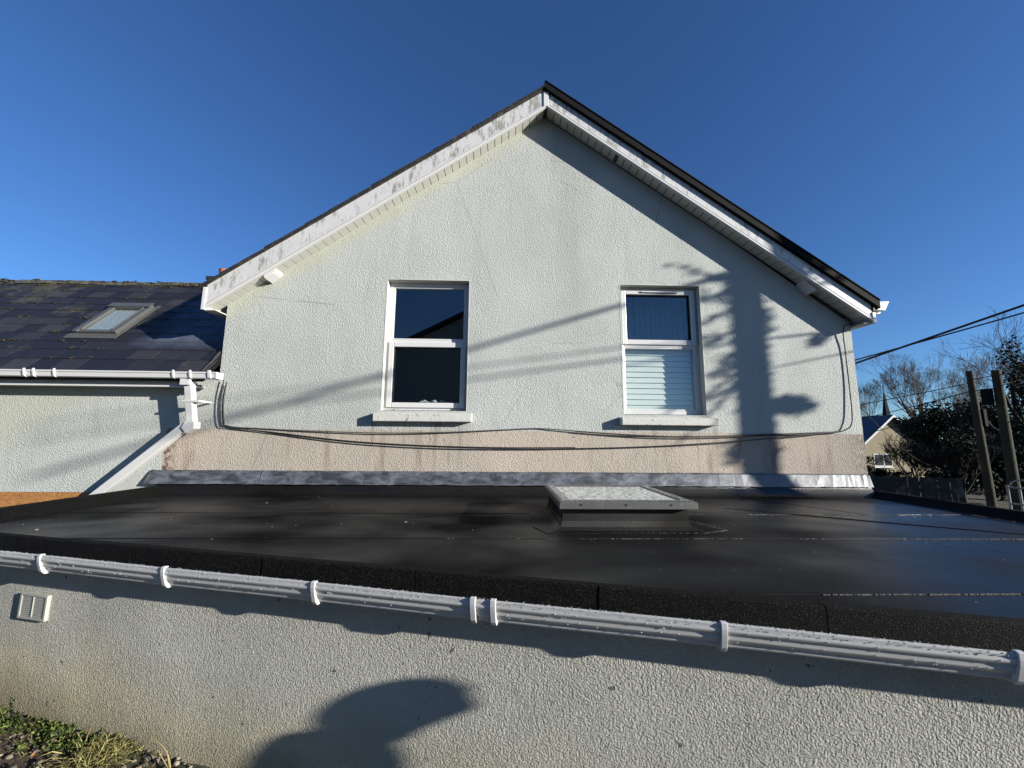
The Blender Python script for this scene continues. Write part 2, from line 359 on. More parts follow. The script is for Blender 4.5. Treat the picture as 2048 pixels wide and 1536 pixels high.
M['debris'] = simple('pale_chips', (.26, .25, .22), .8, .3, .7, 60)
M['fence'] = simple('weathered_fence_board', (.035, .042, .046), .85, .2, .4, 5, dirt=(.11, .12, .11), dirt_s=2, dirt_r=(.5, .62))
M['hwall'] = simple('cream_render', (.36, .315, .215), .9, .2, .15, 2, 20, .01)
M['white_rough'] = simple('white_paintwork', (.7, .7, .68), .6, .4)
M['vent'] = simple('aged_vent_plastic', (.50, .50, .44), .5, .4)
M['gate'] = simple('dull_white_metal', (.28, .28, .28), .6, .4)
M['dark_glass'] = simple('dark_window_pane', (.05, .06, .065), .12, .6)
M['spire'] = simple('dark_spire_stone', (.012, .012, .015), .9, .2)
M['skin'] = simple('skin', (.55, .33, .24), .6, .4)
M['coat'] = simple('dark_blue_coat', (.03, .04, .07), .8, .2)
M['trousers'] = simple('dark_trousers', (.03, .03, .03), .85, .2)
M['hair'] = simple('brown_hair', (.05, .03, .02), .7, .3)
def ground_mat():
    m, nt, p = newmat('garden_ground'); v = pos(nt)
    c = mix(nt, noise_n(nt, v, 7, 7, .75), (.025, .018, .013), (.085, .062, .042))
    c = mix(nt, ramp(nt, noise_n(nt, v, .8, 5), [(.5, 0.), (.6, 1.)]), c, (.04, .045, .02))
    nt.links.new(c, p.inputs['Base Color']); p.inputs['Roughness'].default_value = .95
    nt.links.new(bump(nt, noise_n(nt, v, 40, 6, .7), .02, 1), p.inputs['Normal']); return m
M['ground'] = ground_mat()

# ------------------------------------------------------------ ground
def gz(x, y):
    t = min(1, max(0, (x - 5.5) / 5)); t = t*t*(3-2*t)
    return -1.93 - 1.0*t + .05*noise.noise(Vector((x*.35, y*.35, 0))) * (1 if x > 4 or y < 1 else .3)
g = MB()
def axis(fine_lo, fine_hi, st, far):
    a = []; q = fine_lo
    while q <= fine_hi + 1e-6: a.append(q); q += st
    lo = []; d = st; q = fine_lo
    while q > -far: d *= 1.35; q -= d; lo.append(q)
    hi = []; d = st; q = fine_hi
    while q < far: d *= 1.35; q += d; hi.append(q)
    return lo[::-1] + a + hi
xs = axis(-8, 30, .6, 1500); ys = axis(-8, 30, .6, 1500)
vs = [(x, y, gz(x, y)) for y in ys for x in xs]; nx = len(xs)
g.add(vs, [(j*nx+i, j*nx+i+1, (j+1)*nx+i+1, (j+1)*nx+i) for j in range(len(ys)-1) for i in range(nx-1)], True)
g.build('ground', M['ground'], kind='structure')

# ------------------------------------------------------------ gabled house
house = thing('gabled_house', 'large gabled house in pale mint textured render with white bargeboards and two windows', 'house', (.58, 5, -1.93))
YW = 5.0; XL, XR = -3.63, 4.80
def jt(x): return 4.665 + (x - .574) * (.705 if x < .574 else -.740)     # soffit joint line on the wall
WIN = [(-1.56, -.44, .335, 2.115), (1.60, 2.725, .31, 2.105)]
w = MB(); T = .30
def strip(x0, x1, z0, top=None):
    if top is None:
        pts = [(x0, YW, z0), (x1, YW, z0), (x1, YW, jt(x1) + .05)]
        if x0 < .574 < x1: pts.append((.574, YW, jt(.574) + .05))
        pts.append((x0, YW, jt(x0) + .05))
    else: pts = [(x0, YW, z0), (x1, YW, z0), (x1, YW, top), (x0, YW, top)]
    w.prism(pts, (0, T, 0))
(a0, a1, a2, a3), (b0, b1, b2, b3) = WIN
strip(XL, a0, -3.2); strip(a1, b0, -3.2); strip(b1, XR, -3.2)
strip(a0, a1, -3.2, a2); strip(a0, a1, a3); strip(b0, b1, -3.2, b2); strip(b0, b1, b3)
w.box(XL, XL + .3, YW + T, 14, -3.2, 1.6); w.box(XR - .3, XR, YW + T, 14, -3.2, 1.45)
w.prism([(XL, 14, -3.2), (XR, 14, -3.2), (XR, 14, 1.5), (.574, 14, 4.6), (XL, 14, 1.6)], (0, .3, 0))
w.build('wall', M['gable'], house)

def make_window(x0, x1, z0, z1, kind):
    # reveal lining, outer frame, sashes, panes, sill
    fy = YW + .105; root = MB()
    f = .055
    # outer frame
    root.box(x0+.012, x0+.012+f, fy, fy+.07, z0+.01, z1-.012); root.box(x1-.012-f, x1-.012, fy, fy+.07, z0+.01, z1-.012)
    root.box(x0+.012+f, x1-.012-f, fy, fy+.07, z1-.012-f, z1-.012); root.box(x0+.012+f, x1-.012-f, fy, fy+.07, z0+.01, z0+.01+f)
    win = root.build('window', M['pvc_clean'], house, bevel=.006)
    X0, X1, Z0, Z1 = x0+.012+f, x1-.012-f, z0+.01+f, z1-.012-f
    zm = z0 + (z1-z0)*(.525 if kind == 'dark' else .535)
    t = MB(); t.box(X0, X1, fy+.003, fy+.066, zm-.028, zm+.028); t.build('transom', M['pvc_clean'], win, bevel=.005)
    rv = MB()   # painted reveal lining
    rv.box(x0, x0+.012, YW-.002, fy+.02, z0, z1); rv.box(x1-.012, x1, YW-.002, fy+.02, z0, z1)
    rv.box(x0+.012, x1-.012, YW-.002, fy+.02, z1-.012, z1); rv.build('reveal', M['reveal'], win)
    def sash(za, zb, proud, wd, ov=.022):
        s = MB(); xa, xb = X0-ov, X1+ov; za -= ov; zb += ov; ya, yb = fy-proud, fy+.045
        s.box(xa, xa+wd, ya, yb, za, zb); s.box(xb-wd, xb, ya, yb, za, zb)
        s.box(xa+wd, xb-wd, ya, yb, zb-wd, zb); s.box(xa+wd, xb-wd, ya, yb, za, za+wd)
        o = s.build('sash', M['pvc_clean'], win, bevel=.007)
        gk = MB(); q = .008; g0, g1, h0, h1 = xa+wd, xb-wd, za+wd, zb-wd
        gk.box(g0, g0+q, ya+.012, yb-.004, h0, h1); gk.box(g1-q, g1, ya+.012, yb-.004, h0, h1)
        gk.box(g0+q, g1-q, ya+.012, yb-.004, h1-q, h1); gk.box(g0+q, g1-q, ya+.012, yb-.004, h0, h0+q)
        gk.build('gasket', M['rubber'], win)
        pn = MB(); pn.box(g0+q, g1-q, fy+.022, fy+.030, h0+q, h1-q); pn.build('pane', M['glass'], win)
    def fixed(za, zb):
        s = MB(); q = .02; ya, yb = fy+.006, fy+.05
        s.box(X0, X0+q, ya, yb, za, zb); s.box(X1-q, X1, ya, yb, za, zb); s.box(X0+q, X1-q, ya, yb, zb-q, zb); s.box(X0+q, X1-q, ya, yb, za, za+q)
        s.build('glazing_bead', M['pvc_clean'], win, bevel=.004)
        pn = MB(); pn.box(X0+q, X1-q, fy+.026, fy+.034, za+q, zb-q); pn.build('pane', M['glass'], win)
    if kind == 'dark':
        fixed(zm+.028, Z1); sash(Z0, zm-.028, .022, .068)
    else:
        sash(zm+.028, Z1, .022, .068); fixed(Z0, zm-.028)
        v = MB(); vx = (X0+X1)/2 + .02; v.box(vx-.26, vx+.26, fy-.040, fy-.022, Z1-.020, Z1-.002)
        v.build('trickle_vent', M['pvc'], win, bevel=.003)
        dk = MB(); dk.box(vx-.25, vx+.25, fy-.036, fy-.0225, Z1-.026, Z1-.0205); dk.build('vent_slot', M['rubber'], win)
    sl_ = MB(); lo = z0 - .045 - (.10 if kind == 'dark' else .095)
    zt = z0 - (.03 if kind == 'dark' else .035)
    e0, e1 = (x0-.055, x1+.07) if kind == 'dark' else (x0-.055, x1+.085)
    sl_.hexa([(e0, YW-.115, lo), (e1, YW-.115, lo), (e1, YW-.002, lo), (e0, YW-.002, lo), (e0, YW-.115, zt-.01), (e1, YW-.115, zt-.01), (e1, YW-.002, zt+.003), (e0, YW-.002, zt+.003)])
    sl_.box(x0+.002, x1-.002, YW-.002, fy+.06, lo+.02, zt+.012)
    sl_.build('sill', M['stone_sill'], win, bevel=.01)
    gm = MB(); rnd = random.Random(5)
    for k in range(170):
        xx = rnd.choice([x0+.05 + rnd.random()*(.16 if kind == 'dark' else .34), x1-.05-rnd.random()*.16]) if rnd.random() < .85 else rnd.uniform(x0+.05, x1-.05)
        r_ = rnd.uniform(.007, .019); gm.blob((xx, fy-.012-rnd.random()*.03, zt+.012+rnd.random()*.018), (r_*1.6, r_*.8, r_), 5, 3, k, .3)
    gm.build('sill_moss', M['grime'], win, kind='stuff')
    return win, fy
w1, FY = make_window(*WIN[0], 'dark'); w2, _ = make_window(*WIN[1], 'blind')

# rooms behind the two windows
for k, (x0, x1, z0, z1) in enumerate(WIN):
    rm = MB(); a, b, c, d, e, f = x0-.9, x1+.9, YW+T+.002, YW+T+3.0, z0-.7, z1+.35
    q = .05
    rm.box(a, a+q, c, d, e, f); rm.box(b-q, b, c, d, e, f); rm.box(a+q, b-q, d-q, d, e, f); rm.box(a+q, b-q, c, d-q, e, e+q); rm.box(a+q, b-q, c, d-q, f-q, f)
    rm.build('room_wall', M['room'], house)
    if k == 0:
        dr = MB(); dr.box(-.35, .4, d-q-.03, d-q, e+q, e+2.05); dr.box(-.28, .02, d-q-.045, d-q-.03, e+1.1, e+1.9); dr.box(.06, .34, d-q-.045, d-q-.03, e+1.1, e+1.9)
        dr.build('interior_door', M['room_dark'], house)

# blind behind the lower right pane, curtain in the upper
bl = MB(); zb0, zb1 = WIN[1][2]+.07, WIN[1][2] + .93; k = 0; z = zb0
while z < zb1 - .03:
    bl.hexa([(1.70, FY+.105, z), (2.64, FY+.105, z), (2.64, FY+.109, z), (1.70, FY+.109, z), (1.70, FY+.119, z+.073), (2.64, FY+.119, z+.073), (2.64, FY+.123, z+.073), (1.70, FY+.123, z+.073)])
    z += .077
bo = thing('window_blind', 'pale horizontal slatted blind lowered behind the lower pane of the right-hand window', 'blind', (2.16, FY+.11, zb0))
bl.build('slats', M['blind'], bo)
hd = MB(); hd.box(1.69, 2.65, FY+.095, FY+.13, z+.005, z+.05); hd.build('head_rail', M['blind'], bo)
cu = MB(); cs = []
for i in range(81):
    x = 1.68 + i*(.98/80); cs.append((x, YW+.42 + .022*math.sin(i*.95) + .012*math.sin(i*2.3)))
cu.add([(x, y, 1.0) for x, y in cs] + [(2.17+(x-2.17)*1.02, y+.02, 2.07) for x, y in cs], [(i, i+1, i+82, i+81) for i in range(80)], True)
cc = thing('curtain', 'blue-grey gathered curtain behind the upper pane of the right-hand window', 'curtain', (2.17, YW+.3, 1.0)); cu.build('curtain_fabric', M['curtain'], cc)
ct = MB()
for k in range(9): ct.blob((-1.08 + .035*k, FY+.11+.02*math.sin(k*2), WIN[0][2]+.115+.018*math.sin(k*1.7)), (.045, .03, .03), 8, 6, k, .18)
ob = ct.build('crumpled_cloth', M['cloth']); ob['label'] = 'small crumpled pale cloth lying inside the left-hand window above its sill'; ob['category'] = 'cloth'
shf = MB(); shf.box(-1.52, -.48, FY+.075, YW+T+.2, WIN[0][2]+.0, WIN[0][2]+.083); shf.build('window_board', M['room'], house)

# bargeboards, soffits, verges, roof
YB = 4.78
def zl_t(x): return 1.873 + .69*(x + 3.775)
def zl_b(x): return 1.585 + .69*(x + 3.775)
def zr_t(x): return 4.825 - .704*(x - .58)
def zr_b(x): return 4.612 - .704*(x - .58)
XA = .578; XE, XF = -3.78, 4.925
bb = MB(); bb.prism([(XE+.03, YB, zl_b(XE+.03)), (XA-.012, YB, zl_b(XA-.012)), (XA-.012, YB, zl_t(XA-.012)), (XE+.03, YB, zl_t(XE+.03))], (0, .022, 0)); bb.build('bargeboard', M['barge'], house, label='left bargeboard, broad and speckled with dark stains')
bb = MB(); bb.prism([(XA+.012, YB, zr_b(XA+.012)), (XF-.03, YB, zr_b(XF-.03)), (XF-.03, YB, zr_t(XF-.03)), (XA+.012, YB, zr_t(XA+.012))], (0, .022, 0)); bb.build('bargeboard', M['barge'], house, label='right bargeboard, white under a black verge strip')
tr = MB()   # lower trims, joint cover and end caps
for (xa, xb, fb) in ((XE+.002, XA-.002, zl_b), (XA+.002, XF-.002, zr_b)):
    tr.prism([(xa, YB-.012, fb(xa)-.012), (xb, YB-.012, fb(xb)-.012), (xb, YB-.012, fb(xb)+.022), (xa, YB-.012, fb(xa)+.022)], (0, .045, 0))
    tr.prism([(xa, YB-.006, fb(xa)+.034), (xb, YB-.006, fb(xb)+.034), (xb, YB-.006, fb(xb)+.046), (xa, YB-.006, fb(xa)+.046)], (0, .02, 0))
tr.box(XA-.035, XA+.035, YB-.016, YB+.01, 4.585, 4.81)
tr.box(XE-.012, XE+.032, YB-.014, YB+.16, zl_b(XE)-.018, zl_t(XE)-.01)
tr.box(XF-.032, XF+.014, YB-.014, YB+.16, zr_b(XF)-.016, zr_b(XF)+.13)
tr.build('bargeboard_trim', M['pvc_clean'], house, bevel=.004)
gr = MB()
for (xa, xb, fb) in ((XE+.035, XA-.04, zl_b), (XA+.04, XF-.035, zr_b)):
    gr.prism([(xa, YB-.003, fb(xa)+.0235), (xb, YB-.003, fb(xb)+.0235), (xb, YB-.003, fb(xb)+.0325), (xa, YB-.003, fb(xa)+.0325)], (0, .01, 0))
gr.build('trim_groove', M['groove'], house)
# eave returns (box ends)
for xe, xw, zf in ((XE, XL, zl_b(XE)-.005), (XF, XR, zr_b(XF)-.005)):
    er = MB(); x0, x1 = sorted((xe, xw)); er.box(x0, x1, YB+.02, 14, zf-.012, zf); er.build('eaves_soffit', M['soffit'], house)
    er = MB(); xo = xe if xe < 0 else xe-.02; er.box(xo, xo+.02, YB+.16, 14, zf, zf+.18); er.build('eaves_fascia', M['pvc'], house)
# planked rake soffits
for side in (-1, 1):
    s = MB(); back = MB(); fb = zl_b if side < 0 else zr_b; pitch = .098
    x = XA + side*.03
    lim = XE+.02 if side < 0 else XF-.03
    while (x - lim)*side < 0:
        xn = x + side*(pitch-(.009 if side < 0 else .011))
        xa, xb = sorted((x, xn)); za, zb_ = fb(xa)+.006, fb(xb)+.006
        s.hexa([(xa, YB+.02, za), (xb, YB+.02, zb_), (xb, YW-.001, zb_+.012), (xa, YW-.001, za+.012), (xa, YB+.02, za+.008), (xb, YB+.02, zb_+.008), (xb, YW-.001, zb_+.020), (xa, YW-.001, za+.020)])
        x += side*pitch
    s.build('soffit', M['soffit'], house, label='row of soffit planks under the %s rake' % ('left' if side < 0 else 'right'))
    xa, xb = sorted((XA, lim)); back.hexa([(xa, YB+.02, fb(xa)+.020), (xb, YB+.02, fb(xb)+.020), (xb, YW-.001, fb(xb)+.031), (xa, YW-.001, fb(xa)+.031), (xa, YB+.02, fb(xa)+.04), (xb, YB+.02, fb(xb)+.04), (xb, YW-.001, fb(xb)+.05), (xa, YW-.001, fb(xa)+.05)])
    back.build('soffit_backing', M['groove_pale'] if side < 0 else M['groove'], house)
    wm = MB()   # small cover strip along the wall
    xa, xb = (XL, XA) if side < 0 else (XA, XR)
    wm.prism([(xa, YW-.012, fb(xa)+.004), (xb, YW-.012, fb(xb)+.004), (xb, YW-.012, fb(xb)+.012), (xa, YW-.012, fb(xa)+.012)], (0, .010, 0))
    wm.build('soffit_bead', M['soffit'] if side < 0 else M['groove'], house)
sv = MB(); sv.hexa([(1.555, YB+.03, zr_b(1.555)+.001), (1.60, YB+.03, zr_b(1.6)+.001), (1.60, YW-.03, zr_b(1.6)+.012), (1.555, YW-.03, zr_b(1.555)+.012), (1.555, YB+.03, zr_b(1.555)+.008), (1.60, YB+.03, zr_b(1.6)+.008), (1.60, YW-.03, zr_b(1.6)+.019), (1.555, YW-.03, zr_b(1.555)+.019)])
sv.build('soffit_vent', M['groove'], house)
for xc, fb, sl in ((-3.02, zl_b, .69), (4.16, zr_b, -.70)):
    p = MB(); h = .07; x0, x1 = xc-.075, xc+.07
    zc = lambda x: fb(x)+.004
    p.add([(x0, YB+.045, zc(x0)), (x1, YB+.045, zc(x1)), (x1, YB+.045, zc(x1)-h*.55), (x1-.03, YB+.045, zc(x1)-h), (x0+.02, YB+.045, zc(x0)-h*.7), (x0, YB+.045, zc(x0)-h*.2),
           (x0, YW, zc(x0)), (x1, YW, zc(x1)), (x1, YW, zc(x1)-h*.55), (x1-.03, YW, zc(x1)-h), (x0+.02, YW, zc(x0)-h*.7), (x0, YW, zc(x0)-h*.2)],
          [(0,1,2,3,4,5), (11,10,9,8,7,6)] + [((i+1) % 6, i, i+6, (i+1) % 6+6) for i in range(6)])
    p.build('purlin_box', M['pvc'], house, bevel=.004)
# roof slabs
rf = MB()
def rl(x): return zl_t(x)+.004
def rr(x): return 4.945-.704*(x-.58)
x0, x1 = XE-.06, .60
rf.prism([(x0, YB-.02, rl(x0)), (x1, YB-.02, rl(x1)-.03), (x1, YB-.02, rl(x1)+.012), (x0, YB-.02, rl(x0)+.008)], (0, 9.6, 0))
x0, x1 = .602, XF+.05
rf.prism([(x0, YB+.03, zr_t(x0)-.02), (x1, YB+.03, zr_t(x1)-.02), (x1, YB+.03, rr(x1)-.01), (x0, YB+.03, rr(x0)-.01)], (0, 9.55, 0))
rf.build('roof', M['slate_dark'], house)
# slate edges showing as steps along the left verge
se = MB(); rnd = random.Random(3); x = XE-.05
while x < .52:
    L = .36+rnd.uniform(-.03, .03); lift = .012
    xa, xb = x, min(.57, x+L)
    yy = YB-.045-rnd.uniform(0, .012)
    se.prism([(xa, yy, rl(xa)+.004+lift), (xb, yy, rl(xb)+.002), (xb, yy, rl(xb)+.009), (xa, yy, rl(xa)+.012+lift)], (0, .25, 0)); x += L*.72
se.build('verge_slates', M['slate_dark'], house)
vb = MB(); x0, x1 = .56, XF+.06
vb.prism([(x0, YB-.045, zr_t(x0)+.005), (x1, YB-.045, zr_t(x1)+.005), (x1, YB-.045, rr(x1)), (x0, YB-.045, rr(x0))], (0, .065, 0))
vb.prism([(x0, YB-.055, rr(x0)-.01), (x1, YB-.055, rr(x1)-.01), (x1, YB-.055, rr(x1)+.008), (x0, YB-.055, rr(x0)+.008)], (0, .2, 0))
vb.build('verge_strip', M['black'], house, bevel=.004)
rd = MB(); rd.prism([(.47, YB-.03, 4.845), (.585, YB-.03, 4.935), (.70, YB-.03, 4.855), (.585, YB-.03, 4.89)], (0, 9.5, 0)); rd.build('ridge_tile', M['black'], house)
# eaves gutter on the right, seen end on
gt = MB(); gx, gz_ = XF+.075, 1.845
prof = [(0, .0), (.02, -.10), (.13, -.115), (.19, -.03), (.20, .01), (.19, .01), (.18, -.02), (.125, -.10), (.03, -.09), (.012, .0)]
gt.prism([(gx+a, YB+.04, gz_+b) for a, b in [(0, 0), (.03, -.11), (.13, -.115), (.20, .01)]], (0, .012, 0))
gt.prism([(gx+a, YB+.052, gz_+b) for a, b in prof], (0, 9.3, 0)); gt.build('eaves_gutter', M['pvc_clean'], house)
for y in (YB+.12, 6.2, 7.4):
    gb = MB(); gb.prism([(gx+a*1.12-.01, y, gz_+b*1.1) for a, b in [(0, 0), (.02, -.12), (.13, -.125), (.20, .012)]], (0, .03, 0)); gb.build('gutter_bracket', M['pvc_clean'], house)
# lead flashing lengths
cutx = [-4.325, -2.962, -1.482, -.054, 1.36, 2.785, 4.214, 4.79]
for k in range(7):
    l = MB(); a, b = cutx[k], cutx[k+1]; dy = .004*(k % 2); n = 14
    rnd = random.Random(k); vs = []
    for i in range(n+1):
        x = a + .004 + (b-a-.008 + (.02 if k < 6 else 0))*i/n; j = rnd.uniform(-.004, .004); j2 = rnd.uniform(-.004, .004)
        vs += [(x, YW-.006, -.432+j*.6), (x, YW-.03-dy+j, -.45), (x + (-.02 if (k == 0 and i == 0) else 0), YW-.075-dy+j2, -.592+j2*.8)]
    fs = [(3*i+r, 3*i+3+r, 3*i+4+r, 3*i+1+r) for i in range(n) for r in (0, 1)]
    fs = [f[::-1] for f in fs]
    l.add(vs, fs); o = l.build('lead_flashing', M['lead'], house)
    s = o.modifiers.new('solid', 'SOLIDIFY'); s.thickness = .004; s.offset = -1

# ------------------------------------------------------------ side wing
wing = thing('side_wing', 'low slate-roofed wing in mint render joined to the left of the gabled house', 'house', (-8, 5, -1.93))
w = MB(); w.box(-13, XL-.001, YW, YW+.3, -.705, .70); w.box(-13, -12.7, YW+.3, 7.9, -1.95, .7); w.box(-13, XL-.002, 7.9, 8.1, -1.95, .7)
w.build('wall', M['gable'], wing)
w = MB(); w.box(-13, -4.2, YW+.004, YW+.27, -3.2, -.7045); w.build('strand_board_panel', M['osb'], wing)
def wz(y): return .80 + 1.1*(y - 4.8)
YR = 6.36; crs = [4.745, 4.92, 5.06, 5.19, 5.33, 5.46, 5.59, 5.73, 5.86, 6.0, 6.14, 6.26, 6.36]
rb = MB()
rb.prism([(-13, 4.75, wz(4.75)-.10), (-13, YR, wz(YR)-.10), (-13, YR, wz(YR)-.015), (-13, 4.75, wz(4.75)-.02)], (13+XL-.004, 0, 0))
rb.prism([(-13, YR, wz(YR)-.10), (-13, 8.2, .45), (-13, 8.2, .55), (-13, YR, wz(YR)-.015)], (13+XL+1.2, 0, 0))
rb.build('roof_deck', M['black'], wing)
s = MB(); rnd = random.Random(11)
for c in range(12):
    y0, y1 = crs[c], crs[c+1] + .02; wd = .30; x = -13 + (.15 if c % 2 else 0)
    while True:
        xr = XL-.001 if y0 < 5.45 else XL + (wz(y1)-1.62)/.69 - .02
        if x > xr: break
        a, b = x+.004, min(x+wd-.004, xr); l = rnd.uniform(0, .004); t = rnd.uniform(-.003, .003)
        y0_ = y0 + rnd.uniform(-.004, .004)
        if b - a > .02:
            s.hexa([(a, y0_, wz(y0_)+.006+l), (b, y0_, wz(y0_)+.006+l+t), (b, y1, wz(y1)-.006), (a, y1, wz(y1)-.006),
                    (a, y0_, wz(y0_)+.017+l), (b, y0_, wz(y0_)+.017+l+t), (b, y1, wz(y1)+.002), (a, y1, wz(y1)+.002)])
        x += wd
s.build('roof_slates', M['slate'], wing)
rg = MB(); rnd = random.Random(2); x = -13
while x < -2.6:
    L = .45; j = rnd.uniform(-.008, .008)
    rg.prism([(x, YR-.09, wz(YR)-.06+j), (x, YR, wz(YR)+.035+j), (x, YR+.09, wz(YR)-.06+j), (x, YR, wz(YR)-.10)], (L-.012, 0, rnd.uniform(-.008, .008))); x += L
rg.build('ridge_tiles', M['mortar'], wing)
ms = MB(); rnd = random.Random(8)
for k in range(150):
    if k < 62: c = rnd.randrange(1, 12); y = crs[c] + rnd.uniform(-.01, .02); x = -9.0 + 3.4*rnd.random()**1.3 if c > 5 else rnd.uniform(-7, -4.9)
    else: y = YR + rnd.uniform(-.10, .0); x = rnd.uniform(-9.5, -4.6)
    for q in range(rnd.randrange(2, 6)):
        xx, yy = x + rnd.uniform(-.04, .04), y + rnd.uniform(-.012, .012); r_ = rnd.uniform(.005, .018)
        ms.blob((xx, yy, wz(yy)+.014 + (.03 if y > 6.27 else 0)), (r_*1.8, r_, r_*.45), 6, 4, k*7+q, .25)
ms.build('moss_tufts', M['moss'], wing, kind='stuff')
# mortar fillet where the slates meet the gable
fl = MB(); rnd = random.Random(4); pts = [(XL-.035+rnd.uniform(-.015, .015), y, wz(y)+.02) for y in [4.76+.065*i for i in range(12)]]
fl.tube(pts, [.016+rnd.uniform(-.006, .006) for _ in pts], 6); fl.build('mortar_fillet', M['slate_dark'], wing)
# fascia and soffit
fa = MB(); fa.box(-13, XL-.16, 4.83, 4.85, .585, .745); fa.box(-13, XL-.16, 4.815, 4.83, .585, .607); fa.box(-13, XL-.16, 4.85, YW-.002, .590, .603)
fa.build('fascia', M['pvc'], wing, bevel=.003)
gt = MB()   # gutter, square-line profile
pf = [(0, 0, 0), (0, -.012, .004), (0, -.012, -.012), (0, -.004, -.02), (0, .004, -.068), (0, .02, -.078), (0, .11, -.078), (0, .112, -.006), (0, .106, -.006), (0, .104, -.07), (0, .024, -.07), (0, .012, -.06), (0, .006, 0)]
gy, gzz = 4.70, .765
gt.sweep([Vector(p) for p in pf], (-13, gy, gzz), (XL+.17, gy, gzz-.012), close=True)
e = Vector((XL+.17, gy, gzz-.012)); gt.prism([e+Vector(p) for p in [(0, -.012, .004), (0, 0, -.075), (0, .11, -.078), (0, .112, 0)]], (.012, 0, 0))
gut = gt.build('wing_gutter', M['pvc_clean'], wing)
for xx, ww in ((-5.71, .022), (-5.60, .022), (-5.36, .020), (-3.97, .022), (-3.77, .022), (XL+.08, .035)):
    u = MB(); u.prism([(xx, gy-.02, gzz+.012), (xx, gy-.022, gzz-.02), (xx, gy-.008, gzz-.078), (xx, gy+.01, gzz-.09), (xx, gy+.118, gzz-.092), (xx, gy+.118, gzz), (xx, gy+.108, gzz), (xx, gy+.108, gzz-.082), (xx, gy+.02, gzz-.082), (xx, gy+.006, gzz-.07), (xx, gy-.006, gzz), (xx, gy-.006, gzz+.012)], (ww, 0, 0))
    u.build('gutter_union', M['pvc_clean'], gut, bevel=.003)
ou = MB(); ou.box(-3.895, -3.775, gy+.02, gy+.12, .60, .69); ou.build('gutter_outlet', M['pvc'], gut, bevel=.005)
def sqpipe(mb, a, b, w_, d_):
    a = Vector(a); b = Vector(b); t = (b-a).normalized(); yv = Vector((0, 1, 0)); sv_ = t.cross(yv).normalized()*w_/2; dv = yv*d_/2
    mb.hexa([a-sv_-dv, a+sv_-dv, a+sv_+dv, a-sv_+dv, b-sv_-dv, b+sv_-dv, b+sv_+dv, b-sv_+dv])
dp = MB(); sqpipe(dp, (-3.825, 4.79, .62), (-3.755, 4.81, .13), .088, .08)
sqpipe(dp, (-3.82, 4.82, .115), (-4.93, 4.84, -.85), .098, .075)
dpo = dp.build('downpipe', M['pvc'], wing, bevel=.008)
el = MB(); el.add([(-3.815, 4.765, .16), (-3.70, 4.765, .16), (-3.695, 4.765, .075), (-3.79, 4.765, .02), (-3.85, 4.765, .085), (-3.815, 4.875, .16), (-3.70, 4.875, .16), (-3.695, 4.875, .075), (-3.79, 4.875, .02), (-3.85, 4.875, .085)],
     [(0,1,2,3,4), (9,8,7,6,5)] + [((i+1) % 5, i, i+5, (i+1) % 5+5) for i in range(5)])
el.build('pipe_elbow', M['pvc'], dpo, bevel=.006)
ck = MB(); ck.box(-3.87, -3.66, 4.75, 4.87, .395, .42); ck.box(-3.70, -3.68, 4.86, YW-.002, .398, .418); ck.build('pipe_clip', M['pvc_clean'], dpo, bevel=.003)

# rooflight in the wing slates: frame built in the plane of the roof
rt = thing('roof_window', 'small grey-framed roof window set in the mossy slates of the side wing', 'roof window', (-5.6, 5.3, wz(5.3)))
ys = Vector((0, 1, 1.1)).normalized(); nr = Vector((0, -1.1, 1)).normalized(); o0 = Vector((-5.86, 5.30, wz(5.30)))
def rp(a, b, h, sk=-.0): return o0 + Vector((a, 0, 0)) + ys*b + nr*h + Vector((sk*b, 0, 0))
SKW = -.50
def rbox(mb, a0, a1, b0, b1, h0, h1, taper=0):
    mb.hexa([rp(a0, b0, h0), rp(a1, b0, h0), rp(a1, b1, h0), rp(a0, b1, h0), rp(a0, b0, h1), rp(a1, b0, h1), rp(a1, b1, h1), rp(a0, b1, h1)])
Wd, Hd = .585, .74
fr = MB(); rbox(fr, 0, .075, 0, Hd, .01, .065); rbox(fr, Wd-.075, Wd, 0, Hd, .01, .065); rbox(fr, .075, Wd-.075, Hd-.10, Hd, .01, .075); rbox(fr, .075, Wd-.075, 0, .055, .01, .055)
fr.build('frame', M['rl_metal'], rt, bevel=.008)
fr = MB(); rbox(fr, .075, .092, .055, Hd-.10, .02, .072); rbox(fr, Wd-.092, Wd-.075, .055, Hd-.10, .02, .072); rbox(fr, -.012, Wd+.012, Hd-.09, Hd+.02, .076, .088); fr.build('cover_strip', M['rl_metal'], rt, bevel=.004)
fr = MB(); rbox(fr, .092, Wd-.092, .055, Hd-.10, .035, .041); fr.build('pane', M['glass'], rt)
fr = MB(); rbox(fr, .092, Wd-.092, .055, Hd-.10, .014, .022); fr.build('pane_lining', M['cloth'], rt)
fr = MB(); rbox(fr, -.05, Wd+.05, -.11, 0, .017, .023); rbox(fr, -.05, -.001, .0, Hd+.06, .015, .021); rbox(fr, Wd+.001, Wd+.05, .0, Hd+.06, .015, .021); fr.build('apron_flashing', M['metal'], rt)
# chimney behind the wing ridge
ch = thing('chimney_stack', 'small dark chimney stack with one terracotta pot behind the left eaves of the gabled house', 'chimney', (-5.7, 7.7, 1.5))
c_ = MB(); c_.box(-5.94, -5.50, 7.62, 8.0, 1.0, 3.10); c_.box(-6.00, -5.45, 7.58, 8.05, 3.12, 3.19); c_.box(-5.97, -5.47, 7.6, 8.02, 3.1, 3.12); c_.build('stack', M['slate_dark'], ch)
c_ = MB(); c_.tube([(-5.77, 7.75, 3.19), (-5.77, 7.75, 3.30), (-5.77, 7.75, 3.40)], [.095, .085, .095], 14, cap=False); c_.build('chimney_pot', M['clay'], ch)

